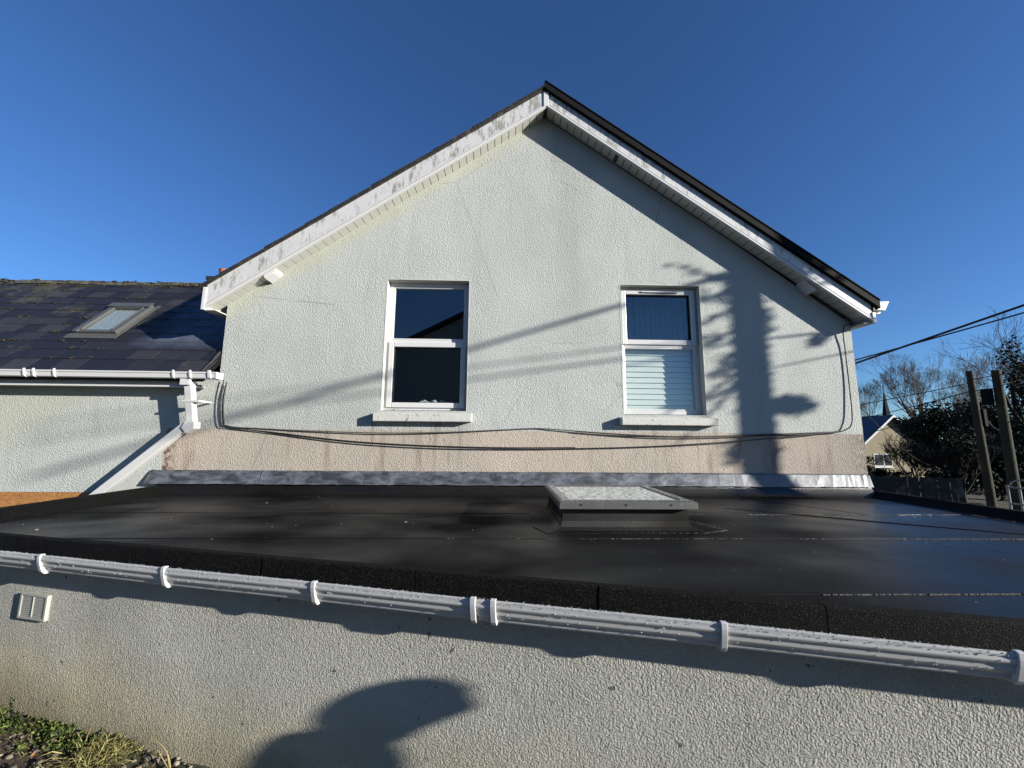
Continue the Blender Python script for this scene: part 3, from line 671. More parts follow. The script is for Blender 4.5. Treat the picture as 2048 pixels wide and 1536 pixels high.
# ------------------------------------------------------------ flat-roofed extension
BET = R(13.8); U = Vector((math.cos(BET), -math.sin(BET), 0)); NN = Vector((-math.sin(BET), -math.cos(BET), 0))
def LW(s, c, z): return U*s + NN*c + Vector((0, 0, z))
ext = thing('flat_roof_extension', 'single-storey extension with black felt flat roof and pale textured wall in front', 'extension', (0, 3, -1.93))
CW = -2.10
def s_at_x(x, c): return (x - NN.x*c) / U.x
w = MB(); w.prism([LW(s_at_x(-4.17, CW), CW, -3.2), LW(s_at_x(4.86, CW), CW, -3.2), LW(s_at_x(4.86, CW), CW, -.76), LW(s_at_x(-4.17, CW), CW, -.76)], -NN*.28)
fl_ = LW(s_at_x(-4.17, CW-.28), CW-.28, 0); fr_ = LW(s_at_x(4.86, CW-.28), CW-.28, 0)
w.build('wall', M['near'], ext)
w = MB(); w.box(-4.17, -3.9, fl_.y+.005, YW-.003, -3.2, -.76); w.build('side_wall', M['side'], ext)
w = MB(); w.box(4.6, 4.86, fr_.y+.005, YW-.003, -3.2, -.76); w.build('side_wall', M['side'], ext)
# felt sheets, each lapped over the one in front
OUT = [(-4.05, 4.86), (-4.05, None), (4.66, None), (4.66, 4.86)]
CE = -2.075
def fy_at(x, c=CE): return (-c + NN.x*x) / (-NN.y) if False else (c - NN.x*x)/NN.y
poly = [(-4.05, 4.86), (-4.05, fy_at(-4.05)), (4.66, fy_at(4.66)), (4.66, 4.86)]
def clipy(poly, yv, keep_above):
    out = []
    for i in range(len(poly)):
        p, q = poly[i], poly[(i+1) % len(poly)]
        ip = (p[1] >= yv) == keep_above or p[1] == yv; iq = (q[1] >= yv) == keep_above or q[1] == yv
        if ip: out.append(p)
        if ip != iq and p[1] != q[1]:
            t = (yv-p[1])/(q[1]-p[1]); out.append((p[0]+t*(q[0]-p[0]), yv))
    return out
ycuts = [4.86, 3.80, 2.90, 1.90, -1]
for k in range(4):
    pl = poly
    if k > 0: pl = clipy(pl, ycuts[k] + .05, False)
    pl = clipy(pl, ycuts[k+1], True)
    if len(pl) < 3: continue
    zt = -.716 - .004*k
    f = MB(); f.prism([(x, y, zt) for x, y in pl], (0, 0, -.0035)); f.build('roof_felt', M['felt'], ext)
dk = MB(); dk.prism([(x, y, -.7345) for x, y in poly], (0, 0, -.04)); dk.build('roof_deck', M['black'], ext)
# cross laps running with the fall
cl = MB()
for pts in ([(3.0, 4.86), (3.55, 3.80)], [(2.35, 4.1), (4.2, 2.95)], ):
    cl.tube([(pts[0][0], pts[0][1], -.7155), (pts[1][0], pts[1][1], -.7175)], .0035, 4)
cl.build('felt_lap', M['black'], ext)
# front edge: rounded kerb felt face in laps
laps = [-4.75, -3.979, -2.951, -1.941, -.966, -.001, .963, 1.97, 3.0, 4.1, 5.23]
for k in range(len(laps)-1):
    a, b = laps[k]+.003, laps[k+1]-.003; c0 = -2.036 + (.003 if k % 2 else 0)
    pr = [(-.075, -.7225), (-.03, -.717), (-.010, -.717), (-.001, -.724), (0, -.745), (0, -.845), (-.03, -.845), (-.03, -.75), (-.075, -.7295)]
    f = MB(); A = [LW(a, c0+p[0], p[1]) for p in pr]; B = [LW(b, c0+p[0], p[1]) for p in pr]; n = len(pr)
    f.add(A+B, [(i, i+n, (i+1) % n+n, (i+1) % n) for i in range(n)] + [tuple(range(n)), tuple(range(2*n-1, n-1, -1))]); f.build('edge_kerb', M['mineral'], ext)
# upstand felt below the lead, left and right kerbs
def upst(path_in, path_top, zi, zt, name, extra=0, m=M['mineral']):
    f = MB(); n = 6; rows = []
    for i in range(n+1):
        t = i/n; e = 1-math.cos(t*math.pi/2)   # coved
        rows.append([Vector((p[0]+(q[0]-p[0])*t, p[1]+(q[1]-p[1])*t, zi+(zt-zi)*e)) for p, q in zip(path_in, path_top)])
    rows.append([v + Vector((0, 0, 0)) + (Vector((q[0]-p[0], q[1]-p[1], 0)).normalized()*extra if extra else Vector((0, 0, .05))) for v, p, q in zip(rows[-1], path_in, path_top)])
    m_ = len(path_in)
    vs = [v for r in rows for v in r]
    f.add(vs, [(j*m_+i, j*m_+i+1, (j+1)*m_+i+1, (j+1)*m_+i) for j in range(len(rows)-1) for i in range(m_-1)], True)
    return f.build(name, m, ext)
rnd = random.Random(6)
ux = [-4.2 + .3*i for i in range(31)]; ux[-1] = 4.78
upst([(x, 4.84+rnd.uniform(-.012, .012)) for x in ux], [(x, 4.955) for x in ux], -.7145, -.60, 'rear_upstand', m=M['felt'])
upst([(-4.0, 4.9-.35*i) if i < 5 else (-4.0, 3.15) for i in range(6)], [(-4.17, 4.9-.35*i) if i < 5 else (-4.17, 3.15) for i in range(6)], -.7145, -.625, 'side_kerb', .09, m=M['mineral'])
upst([(4.64, 4.95-.42*i) for i in range(10)], [(4.81, 4.95-.42*i) for i in range(10)], -.7145, -.640, 'side_kerb', .08, m=M['mineral'])
# pale grit along the laps and loose chips on the felt
sg = MB(); rnd = random.Random(9)
for yv, xa, xb, dens in ((3.80, 1.75, 4.35, 190), (2.90, .9, 4.4, 420), (1.90, .85, 3.4, 420), (2.90, -.4, .9, 40), (4.80, 1.6, 4.4, 60)):
    for k in range(dens):
        x = rnd.uniform(xa, xb)
        if noise.noise(Vector((x*3.1, yv*5, 0))) < -.12: continue
        L = rnd.uniform(.002, .012); r_ = rnd.uniform(-.0006, .0006); wy = .004*noise.noise(Vector((x*5, yv, 2)))
        sg.box(x, x+L, yv-.003-rnd.random()*.003+wy, yv-.001+wy+rnd.random()*.001, -.730, -.7150-.004*(yv < 3.5)-.004*(yv < 2.5)+r_)
for (x0_, y0_), (x1_, y1_) in (((.42, 3.07), (1.56, 3.03)), ((1.56, 3.03), (1.80, 3.14)), ((1.80, 3.14), (1.62, 3.5))):
    for k in range(38):
        t = rnd.random(); x = x0_+(x1_-x0_)*t; y = y0_+(y1_-y0_)*t + rnd.uniform(-.004, .004); r_ = rnd.uniform(.001, .0022)
        sg.box(x, x+rnd.uniform(.004, .02), y-.003, y+r_, -.72, -.7125)
sg.build('lap_grit', M['grit'], ext, kind='stuff')
cp = MB()
for k in range(110):
    x = rnd.uniform(-3.9, 4.4); y = rnd.uniform(max(fy_at(x)+.1, 1.0), 4.8); r_ = rnd.uniform(.0015, .004)
    if k < 5: r_ = rnd.uniform(.007, .011)
    cp.blob((x, y, -.7125), (r_*1.8, r_*1.2, r_*.5), 5, 3, k, .35)
o = cp.build('gravel_chips', M['debris']); o['kind'] = 'stuff'; o['label'] = 'tiny pale chips and litter scattered over the black felt roof'; o['category'] = 'debris'
# air brick
sv0, sv1 = -3.945, -3.685; v = MB()
def lwbox(mb, s0, s1, c0, c1, z0, z1): mb.hexa([LW(s0, c1, z0), LW(s1, c1, z0), LW(s1, c0, z0), LW(s0, c0, z0), LW(s0, c1, z1), LW(s1, c1, z1), LW(s1, c0, z1), LW(s0, c0, z1)])
vz0, vz1 = -1.265, -1.10
lwbox(v, sv0, sv1, CW+.001, CW+.006, vz0, vz1)
for a in ((sv0, sv0+.02, vz0, vz1), (sv1-.02, sv1, vz0, vz1), (sv0+.02, sv1-.02, vz0, vz0+.016), (sv0+.02, sv1-.02, vz1-.016, vz1), ((sv0+sv1)/2-.005, (sv0+sv1)/2+.005, vz0+.016, vz1-.016)):
    lwbox(v, a[0], a[1], CW+.006, CW+.024, a[2], a[3])
vo = v.build('air_vent', M['vent'], ext, bevel=.003)
lv = MB(); z = vz0+.02
while z < vz1-.02:
    for a, b in ((sv0+.021, (sv0+sv1)/2-.006), ((sv0+sv1)/2+.006, sv1-.021)):
        lv.hexa([LW(a, CW+.022, z), LW(b, CW+.022, z), LW(b, CW+.008, z+.006), LW(a, CW+.008, z+.006), LW(a, CW+.022, z+.003), LW(b, CW+.022, z+.003), LW(b, CW+.008, z+.010), LW(a, CW+.008, z+.010)])
    z += .0125
lv.build('louvre', M['vent'], vo)
# gutter along the front
GP = [(-.121, -.030), (-.117, -.030), (-.117, -.05), (-.10, -.082), (-.065, -.095), (-.04, -.088), (-.034, -.078), (-.036, -.072), (-.026, -.064), (-.014, -.056), (-.010, -.048), (-.014, -.040), (-.006, -.032), (.002, -.024), (.003, -.017), (-.003, -.011), (.0, -.004), (-.001, .003), (-.008, .005), (-.014, .002), (-.014, -.010), (-.012, -.03), (-.03, -.06), (-.06, -.085), (-.095, -.075), (-.112, -.050), (-.117, -.034)]
CL, ZL = -1.929, -.789
GP = [(a, b*1.22 if b < 0 else b) for a, b in GP]
g_ = MB(); n = len(GP)
A = [LW(-4.75, CL+p[0], ZL+p[1]) for p in GP]; B = [LW(5.2, CL+p[0], ZL+p[1]) for p in GP]
def smooth_profile(mb, pr, s0, s1, ss):
    n = len(pr); cols = [s0+(s1-s0)*i/ss for i in range(ss+1)]
    vs = [LW(s, CL+p[0], ZL+p[1]+.0015*math.sin(s*3.1)) for s in cols for p in pr]
    mb.add(vs, [(j*n+i, j*n+(i+1) % n, (j+1)*n+(i+1) % n, (j+1)*n+i)[::-1] for j in range(ss) for i in range(n)], True)
smooth_profile(g_, GP, -4.75, 5.2, 40)
go = g_.build('gutter', M['gutter'], ext)
outer = [(-.065, -.119), (-.030, -.119), (-.012, -.098), (-.002, -.066), (.005, -.040), (.0085, -.018), (.008, -.006), (.007, .009), (-.008, .012), (-.02, .010), (-.02, .004), (-.004, .003), (.0, -.02), (-.018, -.06), (-.055, -.09)]
def clip(s, wid, big=False):
    k = MB(); pr = [(p[0]+(.004 if big else 0), p[1]) for p in outer]; n = len(pr)
    vs = [LW(s, CL+p[0], ZL+p[1]) for p in pr] + [LW(s+wid, CL+p[0], ZL+p[1]) for p in pr]
    k.add(vs, [(i, i+n, (i+1) % n+n, (i+1) % n) for i in range(n)] + [tuple(range(n)), tuple(range(2*n-1, n-1, -1))])
    # tongue reaching back under the gutter to the wall board
    k.hexa([LW(s+.004, CL-.05, ZL-.108), LW(s+wid-.004, CL-.05, ZL-.108), LW(s+wid-.004, CL-.128, ZL-.10), LW(s+.004, CL-.128, ZL-.10), LW(s+.004, CL-.05, ZL-.097), LW(s+wid-.004, CL-.05, ZL-.097), LW(s+wid-.004, CL-.128, ZL-.03), LW(s+.004, CL-.128, ZL-.03)])
    return k
for s in (-4.45, -3.55, -2.53, -1.504, .521, 1.536, 2.55, 3.6):
    clip(s-.012, .025).build('gutter_bracket', M['pvc_clean'], go, bevel=.002)
for s in (-.607, -.505):
    clip(s-.010, .027, True).build('gutter_union_clip', M['pvc_clean'], go, bevel=.002)
jn = MB(); pr = [(p[0]*1.0+.003, p[1]-.001) for p in GP[4:19]]; pr += [(p[0]-.006, p[1]) for p in reversed(pr)]; smooth_profile(jn, pr, -.60, -.50, 3); jn.build('gutter_union_body', M['gutter'], go)
fb_ = MB(); lwbox(fb_, -4.72, 5.2, -2.097, -2.068, -.905, -.8495); fb_.build('fascia', M['near'], ext)
dr_ = MB(); rnd = random.Random(21)
for k in range(1200):
    s = rnd.uniform(-4.1, 2.7); near = (s+4.1)/6.8
    if rnd.random() < .86: pc, pz = rnd.choice([(-.004, .005), (-.001, .0), (.001, -.006), (-.010, .006), (-.001, -.012)]); r_ = rnd.uniform(.0009, .0021)
    else: pc, pz = rnd.choice([(.003, -.021), (-.008, -.034), (-.010, -.05), (-.018, -.060), (-.03, -.069)]); r_ = rnd.uniform(.0016, .0028)
    dr_.blob(LW(s, CL+pc+.001, ZL+pz*1.22), (r_*1.2, r_, r_), 6, 4, k, .05)
dr_.build('water_drops', M['drop'], go, kind='stuff')

# flat-roof skylight
sk = thing('flat_roof_skylight', 'grey-framed square skylight with wet frosted glazing standing on the black flat roof', 'skylight', (.99, 3.5, -.715))
k = MB(); q = []
for j, (ex, z) in enumerate([(.115, -.7155), (.06, -.706), (.018, -.683), (0, -.64), (0, -.53)]):
    x0, x1, y0, y1 = .49-ex, 1.485+ex*1.1, 3.10-ex*.5, 4.0+ex
    q.append([(x0, y0, z), (x1, y0, z), (x1, y1, z), (x0, y1, z)])
vs = [p for r in q for p in r]; k.add(vs, [(j*4+i, j*4+(i+1) % 4, (j+1)*4+(i+1) % 4, (j+1)*4+i) for j in range(4) for i in range(4)], False)
ko = k.build('kerb', M['felt'], sk)
k = MB(); k.prism([(.36, 3.03, -.7145), (1.56, 3.01, -.7145), (1.80, 3.13, -.7145), (1.62, 4.15, -.7145), (.30, 4.15, -.7145), (.27, 3.25, -.7145)], (0, 0, -.003)); k.build('felt_skirt', M['felt'], sk)
X0, X1, Y0, Y1, zb_, zt_ = .455, 1.527, 3.02, 4.06, -.537, -.478
k = MB(); t = .018
k.box(X0, X1, Y0, Y0+t, zb_, zb_+.045); k.box(X0, X1, Y1-t, Y1, zb_, zb_+.045); k.box(X0, X0+t, Y0+t, Y1-t, zb_, zb_+.045); k.box(X1-t, X1, Y0+t, Y1-t, zb_, zb_+.045)
def ring(mb, a, za, b, zb):
    A = [(X0+a, Y0+a, za), (X1-a, Y0+a, za), (X1-a, Y1-a, za), (X0+a, Y1-a, za)]; B = [(X0+b, Y0+b, zb), (X1-b, Y0+b, zb), (X1-b, Y1-b, zb), (X0+b, Y1-b, zb)]
    mb.add(A+B, [(i, (i+1) % 4, (i+1) % 4+4, i+4) for i in range(4)])
ring(k, .004, zb_+.0455, .004, zb_+.052); ring(k, .004, zb_+.052, .022, zt_); ring(k, .022, zt_, .095, zt_-.002); ring(k, .095, zt_-.002, .098, zt_-.012)
k.build('frame', M['metal'], sk, bevel=.002)
k = MB(); k.box(X0+.096, X1-.096, Y0+.096, Y1-.096, zt_-.02, zt_-.008); k.build('pane', M['frost'], sk)
for xx in (.62, .97, 1.32):
    k = MB(); k.tube([(xx, Y0-.004, zb_+.032), (xx, Y0+.002, zb_+.032)], .008, 10); k.build('screw', M['rubber'], sk)
dd = MB(); rnd = random.Random(77)
for i in range(260):
    x = rnd.uniform(X0+.01, X1-.01); y = Y0 + rnd.choice([.004, .006, .02, .05])*rnd.uniform(.9, 1.4); r_ = rnd.uniform(.0012, .0028); dd.blob((x, y, zb_+.05 if y < Y0+.01 else zt_+.0005), (r_, r_, r_*.7), 5, 3, i)
for i in range(500):
    x = rnd.choice([rnd.uniform(X0+.03, X0+.09), rnd.uniform(X1-.09, X1-.03)]); y = rnd.uniform(Y0+.05, Y1-.05); r_ = rnd.uniform(.0015, .0035); dd.blob((x, y, zt_+.0005), (r_, r_, r_*.7), 5, 3, i)
dd.build('water_drops', M['drop'], sk, kind='stuff')

# ------------------------------------------------------------ cables on the wall
import itertools
def onwall(px):   # wall-plane coordinates measured once from the survey picture
    return px
def smooth_path(pts, n=6):
    out = []; P = [Vector(p) for p in pts]
    for i in range(len(P)-1):
        p0, p1, p2, p3 = P[max(i-1, 0)], P[i], P[i+1], P[min(i+2, len(P)-1)]
        for k in range(n):
            t = k/n; out.append(.5*((2*p1)+(p2-p0)*t+(2*p0-5*p1+4*p2-p3)*t*t+(3*p1-p0-3*p2+p3)*t**3))
    out.append(P[-1]); return out
CABLES = [[(-3.521, 0.636), (-3.531, 0.443), (-3.5, 0.159), (-3.433, 0.109), (-3.041, 0.087), (-2.416, 0.062), (-1.536, 0.044), (-0.777, 0.057), (-0.011, 0.095), (0.427, 0.118), (0.699, 0.108), (1.283, 0.068), (1.87, 0.04), (2.592, 0.034), (3.658, 0.075), (4.333, 0.106)], [(-3.506, 0.669), (-3.513, 0.444), (-3.483, 0.171), (-3.415, 0.109), (-2.786, 0.021), (-1.906, -0.072), (-0.96, -0.121), (-0.008, -0.14), (0.955, -0.133), (1.929, -0.1), (2.918, -0.035), (3.924, 0.057), (4.469, 0.121)], [(-3.541, 0.701), (-3.538, 0.443), (-3.506, 0.152), (-3.401, 0.097), (-2.787, 0.033), (-1.907, -0.06), (-0.961, -0.109), (-0.008, -0.127), (0.955, -0.12)], [(0.958, 0.084), (1.869, 0.034), (2.592, 0.027), (3.657, 0.062), (4.331, 0.093), (4.525, 0.134), (4.607, 0.201), (4.647, 0.366), (4.663, 0.803), (4.662, 1.215), (4.648, 1.46), (4.687, 1.559), (4.786, 1.568)]]
YC = YW - .022
def cable(name, pts, rad, m, label, cat='cable', dy=0):
    c = MB(); c.tube(smooth_path([(x, YC - dy - .012*math.sin(i*1.3), z) for i, (x, z) in enumerate(pts)]), rad, 6)
    o = c.build(name, m); o['label'] = label; o['category'] = cat; return o
cable('wall_cable', CABLES[0], .0075, M['cable_pale'], 'weathered cable that rises to a clip mid-wall along the paint edge below both windows')
cable('wall_cable', CABLES[1], .0065, M['cable'], 'thin black cable sagging lowest across the bare pink band of the gable', dy=.012)
cable('wall_cable', CABLES[2], .006, M['cable'], 'thin black cable hanging just above the lowest sagging one on the gable', dy=.02)
cable('wall_cable', CABLES[3], .0075, M['cable'], 'black cable looping down the right edge of the gable from the eaves box', dy=.012)
# staples
# ------------------------------------------------------------ telegraph pole with ivy to the right, its service cables
TP = Vector((10.15, 1.72, gz(10.15, 1.72)))
def cat_sag(a, b, sag, n=24):
    a = Vector(a); b = Vector(b); return [a.lerp(b, i/n) + Vector((0, 0, -4*sag*(i/n)*(1-i/n))) for i in range(n+1)]
tp = thing('ivy_clad_pole', 'ivy-clad telegraph pole standing in the garden right of the flat roof', 'pole', TP)
m_ = MB(); m_.tube([TP+Vector((0, 0, -.3)), TP+Vector((.02, 0, 4)), TP+Vector((.0, 0, 8.6))], [.135, .12, .10], 14); m_.build('pole', M['wood_pole'], tp)
sd = SUN; rh = Vector((SUN.y, -SUN.x, 0)).normalized()   # across the light
iv = MB(); rnd = random.Random(31)
def clump(mb, c, r, n, lw=.05, ll=.07, rnd=rnd, up=.3):
    for _ in range(n):
        while True:
            d = Vector((rnd.uniform(-1, 1), rnd.uniform(-1, 1), rnd.uniform(-1, 1)))
            if d.length <= 1: break
        p = Vector(c) + Vector((d.x*r[0], d.y*r[1], d.z*r[2]))
        q = Vector((rnd.gauss(0, 1), rnd.gauss(0, 1), rnd.gauss(0, 1) - up)).normalized()
        mb.leaf(p, q, lw*rnd.uniform(.6, 1.3), ll*rnd.uniform(.6, 1.3), Vector((rnd.gauss(0, 1), rnd.gauss(0, 1), rnd.gauss(0, 1))))
def shp(xw, zw, t=3.28): return Vector((xw + 2.07*t, 5 - t, zw + .6*t))    # the point whose shadow lands at (xw, zw) on the gable
for k in range(20):
    z = -.9 + k*.19; q = shp(3.06, z); clump(iv, Vector((TP.x, TP.y, q.z)), (.10+.035*math.sin(k*1.9), .10, .16), 150)
sp = MB()
for (xw, zw, r, n_) in [(3.812, 0.472, (0.08, 0.11, 0.12), 240), (4.011, 0.421, (0.07, 0.09, 0.07), 90), (4.291, 1.354, (0.035, 0.05, 0.05), 80), (3.724, 2.203, (0.05, 0.05, 0.2), 60), (3.110, 1.059, (0.08, 0.1, 0.14), 80), (2.927, 0.886, (0.06, 0.07, 0.06), 30), (3.106, 1.973, (0.1, 0.1, 0.1), 40), (3.123, -0.137, (0.1, 0.1, 0.2), 170), (3.556, -0.134, (0.05, 0.06, 0.1), 60), (3.227, 2.193, (0.1, 0.1, 0.2), 90), (3.604, 1.625, (0.04, 0.04, 0.25), 60), (2.580, 1.963, (0.12, 0.12, 0.14), 26), (2.819, 1.331, (0.1, 0.1, 0.14), 22)]: clump(iv, shp(xw, zw), r, n_)
for pa_, pb_, n_ in [((3.298, 2.195), (2.359, 2.409), 6), ((3.216, 2.048), (2.611, 1.892), 5), ((3.271, 1.833), (2.52, 1.501), 4), ((3.306, 2.304), (2.733, 2.183), 7), ((3.249, 1.548), (2.678, 1.26), 3), ((3.226, 0.788), (2.267, -0.079), 3), ((3.202, 0.924), (2.391, 0.378), 3), ((3.192, 0.788), (2.7, 0.514), 4), ((3.698, 1.913), (4.141, 2.102), 6)]:
    pa = shp(*pa_); pb = shp(*pb_); pts = cat_sag(pa, pb, .03, 8); sp.tube(pts, [.022-.0018*i for i in range(9)], 5)
    for i in range(2, 9): clump(iv, pts[i], (.05, .05, .05), n_, .04, .06)
sp.build('ivy_stems', M['bark_dark'], tp, kind='stuff'); iv.build('ivy_leaves', M['ivy'], tp, kind='stuff')
A1 = Vector((4.860, 7.270, 0.787)); A2 = Vector((4.860, 7.270, 0.986))
ZP1, ZP2 = (3.3, 2.872)
def wire(name, a, b, sag, rad, m, label, group=None, twist=0):
    c = MB(); c.tube(cat_sag(a, b, sag), rad, 6); o = c.build(name, m); o['label'] = label; o['category'] = 'overhead cable'
    if group: o['group'] = group
    return o
wire('overhead_cable', A1, Vector((TP.x, TP.y, ZP1)), .02, .017, M['cable'], 'thicker black overhead cable running up from the right corner of the gable')
wire('overhead_cable', A2, Vector((TP.x, TP.y, ZP2)), .05, .011, M['cable'], 'thinner black overhead cable just beside the thicker one at the upper right')
wire('overhead_cable', Vector((4.860, 5.600, 1.140)), Vector((19.106, 16.894, -1.058)), .3, .007, M['cable'], 'thin overhead cable dropping from the gable corner towards the bare trees')
# service cables that cross behind the viewer's left and shade the walls
for (p, q, rr_, sg_, lb) in [(Vector((12.863, -4.000, 4.867)), Vector((10.103, 1.700, 4.306)), 0.030, 0.00, 'thick cable from the ivy-clad pole whose blurred shadow slants across the gable'), (Vector((13.819, -4.500, 5.621)), Vector((10.027, 1.700, 3.276)), 0.018, 0.00, 'lower service cable from the ivy-clad pole running behind the viewer'), (Vector((13.786, -4.500, 5.807)), Vector((10.038, 1.700, 3.429)), 0.013, 0.00, 'middle service cable from the ivy-clad pole running behind the viewer')]:
    wire('service_cable', p, q, sg_, rr_, M['cable'], lb)
# ------------------------------------------------------------ neighbour's poles, wires
def pole(base, top, r0, r1, label):
    b = Vector(base); t = Vector(top); o = thing('telegraph_pole', label, 'pole', b)
    m_ = MB(); m_.tube([b.lerp(t, i/8) for i in range(9)], [r0+(r1-r0)*i/8 for i in range(9)], 12); m_.build('pole', M['wood_pole'], o); return o
P1b, P1t = Vector((14.2, 11.06, -2.95)), Vector((14.18, 11.09, 2.11)); P2b, P2t = Vector((13.66, 10.12, -2.95)), Vector((13.68, 10.1, 1.95))
p1 = pole(P1b, P1t, .11, .078, 'left-hand of two weathered telegraph poles, slimmer and moss green')
tb = MB(); tb.box(14.27, 14.36, 10.97, 11.08, .45, .95); tb.build('junction_box', M['black'], p1)
p2 = pole(P2b, P2t, .12, .092, 'right-hand of two weathered telegraph poles, thicker, with a dark box on its left')
tb = MB(); tb.box(13.40, 13.58, 10.15, 10.32, 1.0, 1.45); tb.build('transformer_box', M['black'], p2, bevel=.02)
for (za, zb2, xx) in ((1.85, 1.8, 0), (1.55, 1.5, .02), (.55, .5, .05)):
    wire('pole_wire', Vector((13.68, 10.1, za)), Vector((19, 2, za+.2)), .2, .012, M['cable'], {1.85: 'highest wire leaving the thicker telegraph pole to the right', 1.55: 'middle wire leaving the thicker telegraph pole to the right', .55: 'lowest wire leaving the thicker telegraph pole to the right'}[za])
for (za, lb) in ((1.85, 'top wire strung between the two telegraph poles'), (1.5, 'lower wire strung between the two telegraph poles')):
    wire('pole_wire', Vector((14.18, 11.09, za)), Vector((13.68, 10.1, za-.02)), .01, .012, M['cable'], lb)
for (za, tx, ty, tz, sg_, lb) in ((1.75, 13, 40, 1.9, .9, 'upper wire sagging left from the slimmer telegraph pole past the bare trees'), (1.5, 15, 36, .3, .9, 'middle wire sagging left from the slimmer telegraph pole past the bare trees'), (1.1, 16.5, 36, -1.1, .9, 'lower wire sagging left from the slimmer telegraph pole past the bare trees')):
    wire('pole_wire', Vector((14.18, 11.09, za)), Vector((tx, ty, tz)), sg_, .014, M['cable'], lb)

# ------------------------------------------------------------ trees
def branching(base, h, seed, spread=.5, levels=8, r0=.2, trunk=.3, m=M['bark'], up=.22, kids=2.5, twig=.006, first=None, lenf=.78):
    rnd = random.Random(seed); tk = MB(); cr = MB(); base = Vector(base)
    def grow(p, d, L, r, lv):
        mb = tk if lv <= 1 else cr
        q1 = p + d*L*.5 + Vector((rnd.gauss(0, 1), rnd.gauss(0, 1), 0))*L*.05; q2 = q1 + (d + Vector((rnd.gauss(0, .12), rnd.gauss(0, .12), .04))).normalized()*L*.5
        re = max(twig, r*.72); mb.tube([p, q1, q2], [r, (r+re)/2, re], 6 if lv <= 2 else 3, cap=False, smooth=lv <= 2)
        if lv >= levels: return
        n = int(kids) + (1 if rnd.random() < kids-int(kids) else 0)
        for i in range(n):
            ax = Vector((rnd.gauss(0, 1), rnd.gauss(0, 1), rnd.gauss(0, 1))); ax = (ax - d*ax.dot(d)).normalized()
            ang = spread*rnd.uniform(.5, 1.35) if i else spread*rnd.uniform(.1, .7)
            nd = (d*math.cos(ang) + ax*math.sin(ang) + Vector((0, 0, up*rnd.uniform(.3, 1)))).normalized()
            grow(q2 if i < 2 else q1.lerp(q2, rnd.random()), nd, L*lenf*rnd.uniform(.8, 1.12), re*(.85 if i == 0 else .68), lv+1)
    L0 = h*trunk; grow(base, Vector((rnd.uniform(-.05, .05), rnd.uniform(-.05, .05), 1)).normalized(), L0, r0, 0)
    return tk, cr
def bare_tree(base, h, seed, label, cat='tree', name='bare_tree', group='bare trees beyond the neighbouring house', **kw):
    m = kw.pop('m', M['bark']); top = kw.pop('fit', True)
    tk, cr = branching(base, h, seed, m=m, **kw)
    zt = max(v[2] for v in cr.v); s = h/(zt-base[2])
    o = thing(name, label, cat, base, group)
    b = Vector(base)
    for mb in (tk, cr):
        if top: mb.v = [tuple(b + (Vector(v)-b)*s) for v in mb.v]
    tk.build('trunk', m, o); cr.build('crown', m, o); return o
for (x, y, ztop, seed, lb, kw) in [(45.0, 37.4, 9.5, 3, 'tall bare broad-crowned tree behind the bungalow, right of centre', dict(r0=.35, spread=.46, levels=9, kids=2.35, twig=.007, up=.24, trunk=.27)),
 (46.6, 41.6, 10.5, 5, 'tallest bare tree behind the bungalow with a rounded crown', dict(r0=.38, spread=.47, levels=9, kids=2.35, twig=.007, up=.24, trunk=.27)),
 (43.5, 43.2, 7.4, 8, 'bare tree just right of the gabled house wall', dict(r0=.28, spread=.46, twig=.008)),
 (44.5, 39.0, 8.0, 21, 'slender bare tree between the two tallest crowns', dict(r0=.25, spread=.4, twig=.008)),
 (39.9, 30.1, 7.7, 12, 'bare tree seen between the two telegraph poles', dict(r0=.26, spread=.42, twig=.008)),
 (30.5, 21.5, 5.0, 15, 'bare tree with fanning twigs behind the thicker telegraph pole', dict(r0=.24, spread=.5)),
 (33.5, 26.4, 4.8, 17, 'small bare tree behind the slimmer telegraph pole', dict(r0=.22, spread=.5)),
 (28.0, 17.6, 6.4, 19, 'large dark tree with wide drooping twigs at the right edge of the picture', dict(r0=.36, spread=.6, up=.1, m=M['bark_dark'])),
 (19.4, 17.9, .35, 23, 'dark twiggy leafless shrub arching in front of the bungalow', dict(r0=.09, spread=.5, trunk=.16, kids=2.8, levels=7, m=M['bark_dark'], lenf=.85, group='leafless shrubs by the bungalow')),
 (20.3, 16.8, .45, 29, 'second dark leafless shrub nearer the telegraph poles', dict(r0=.09, spread=.5, trunk=.16, kids=2.8, levels=7, m=M['bark_dark'], lenf=.85, group='leafless shrubs by the bungalow'))]:
    b = (x, y, gz(x, y)-.1); bare_tree(b, ztop-b[2], seed, lb, **kw)
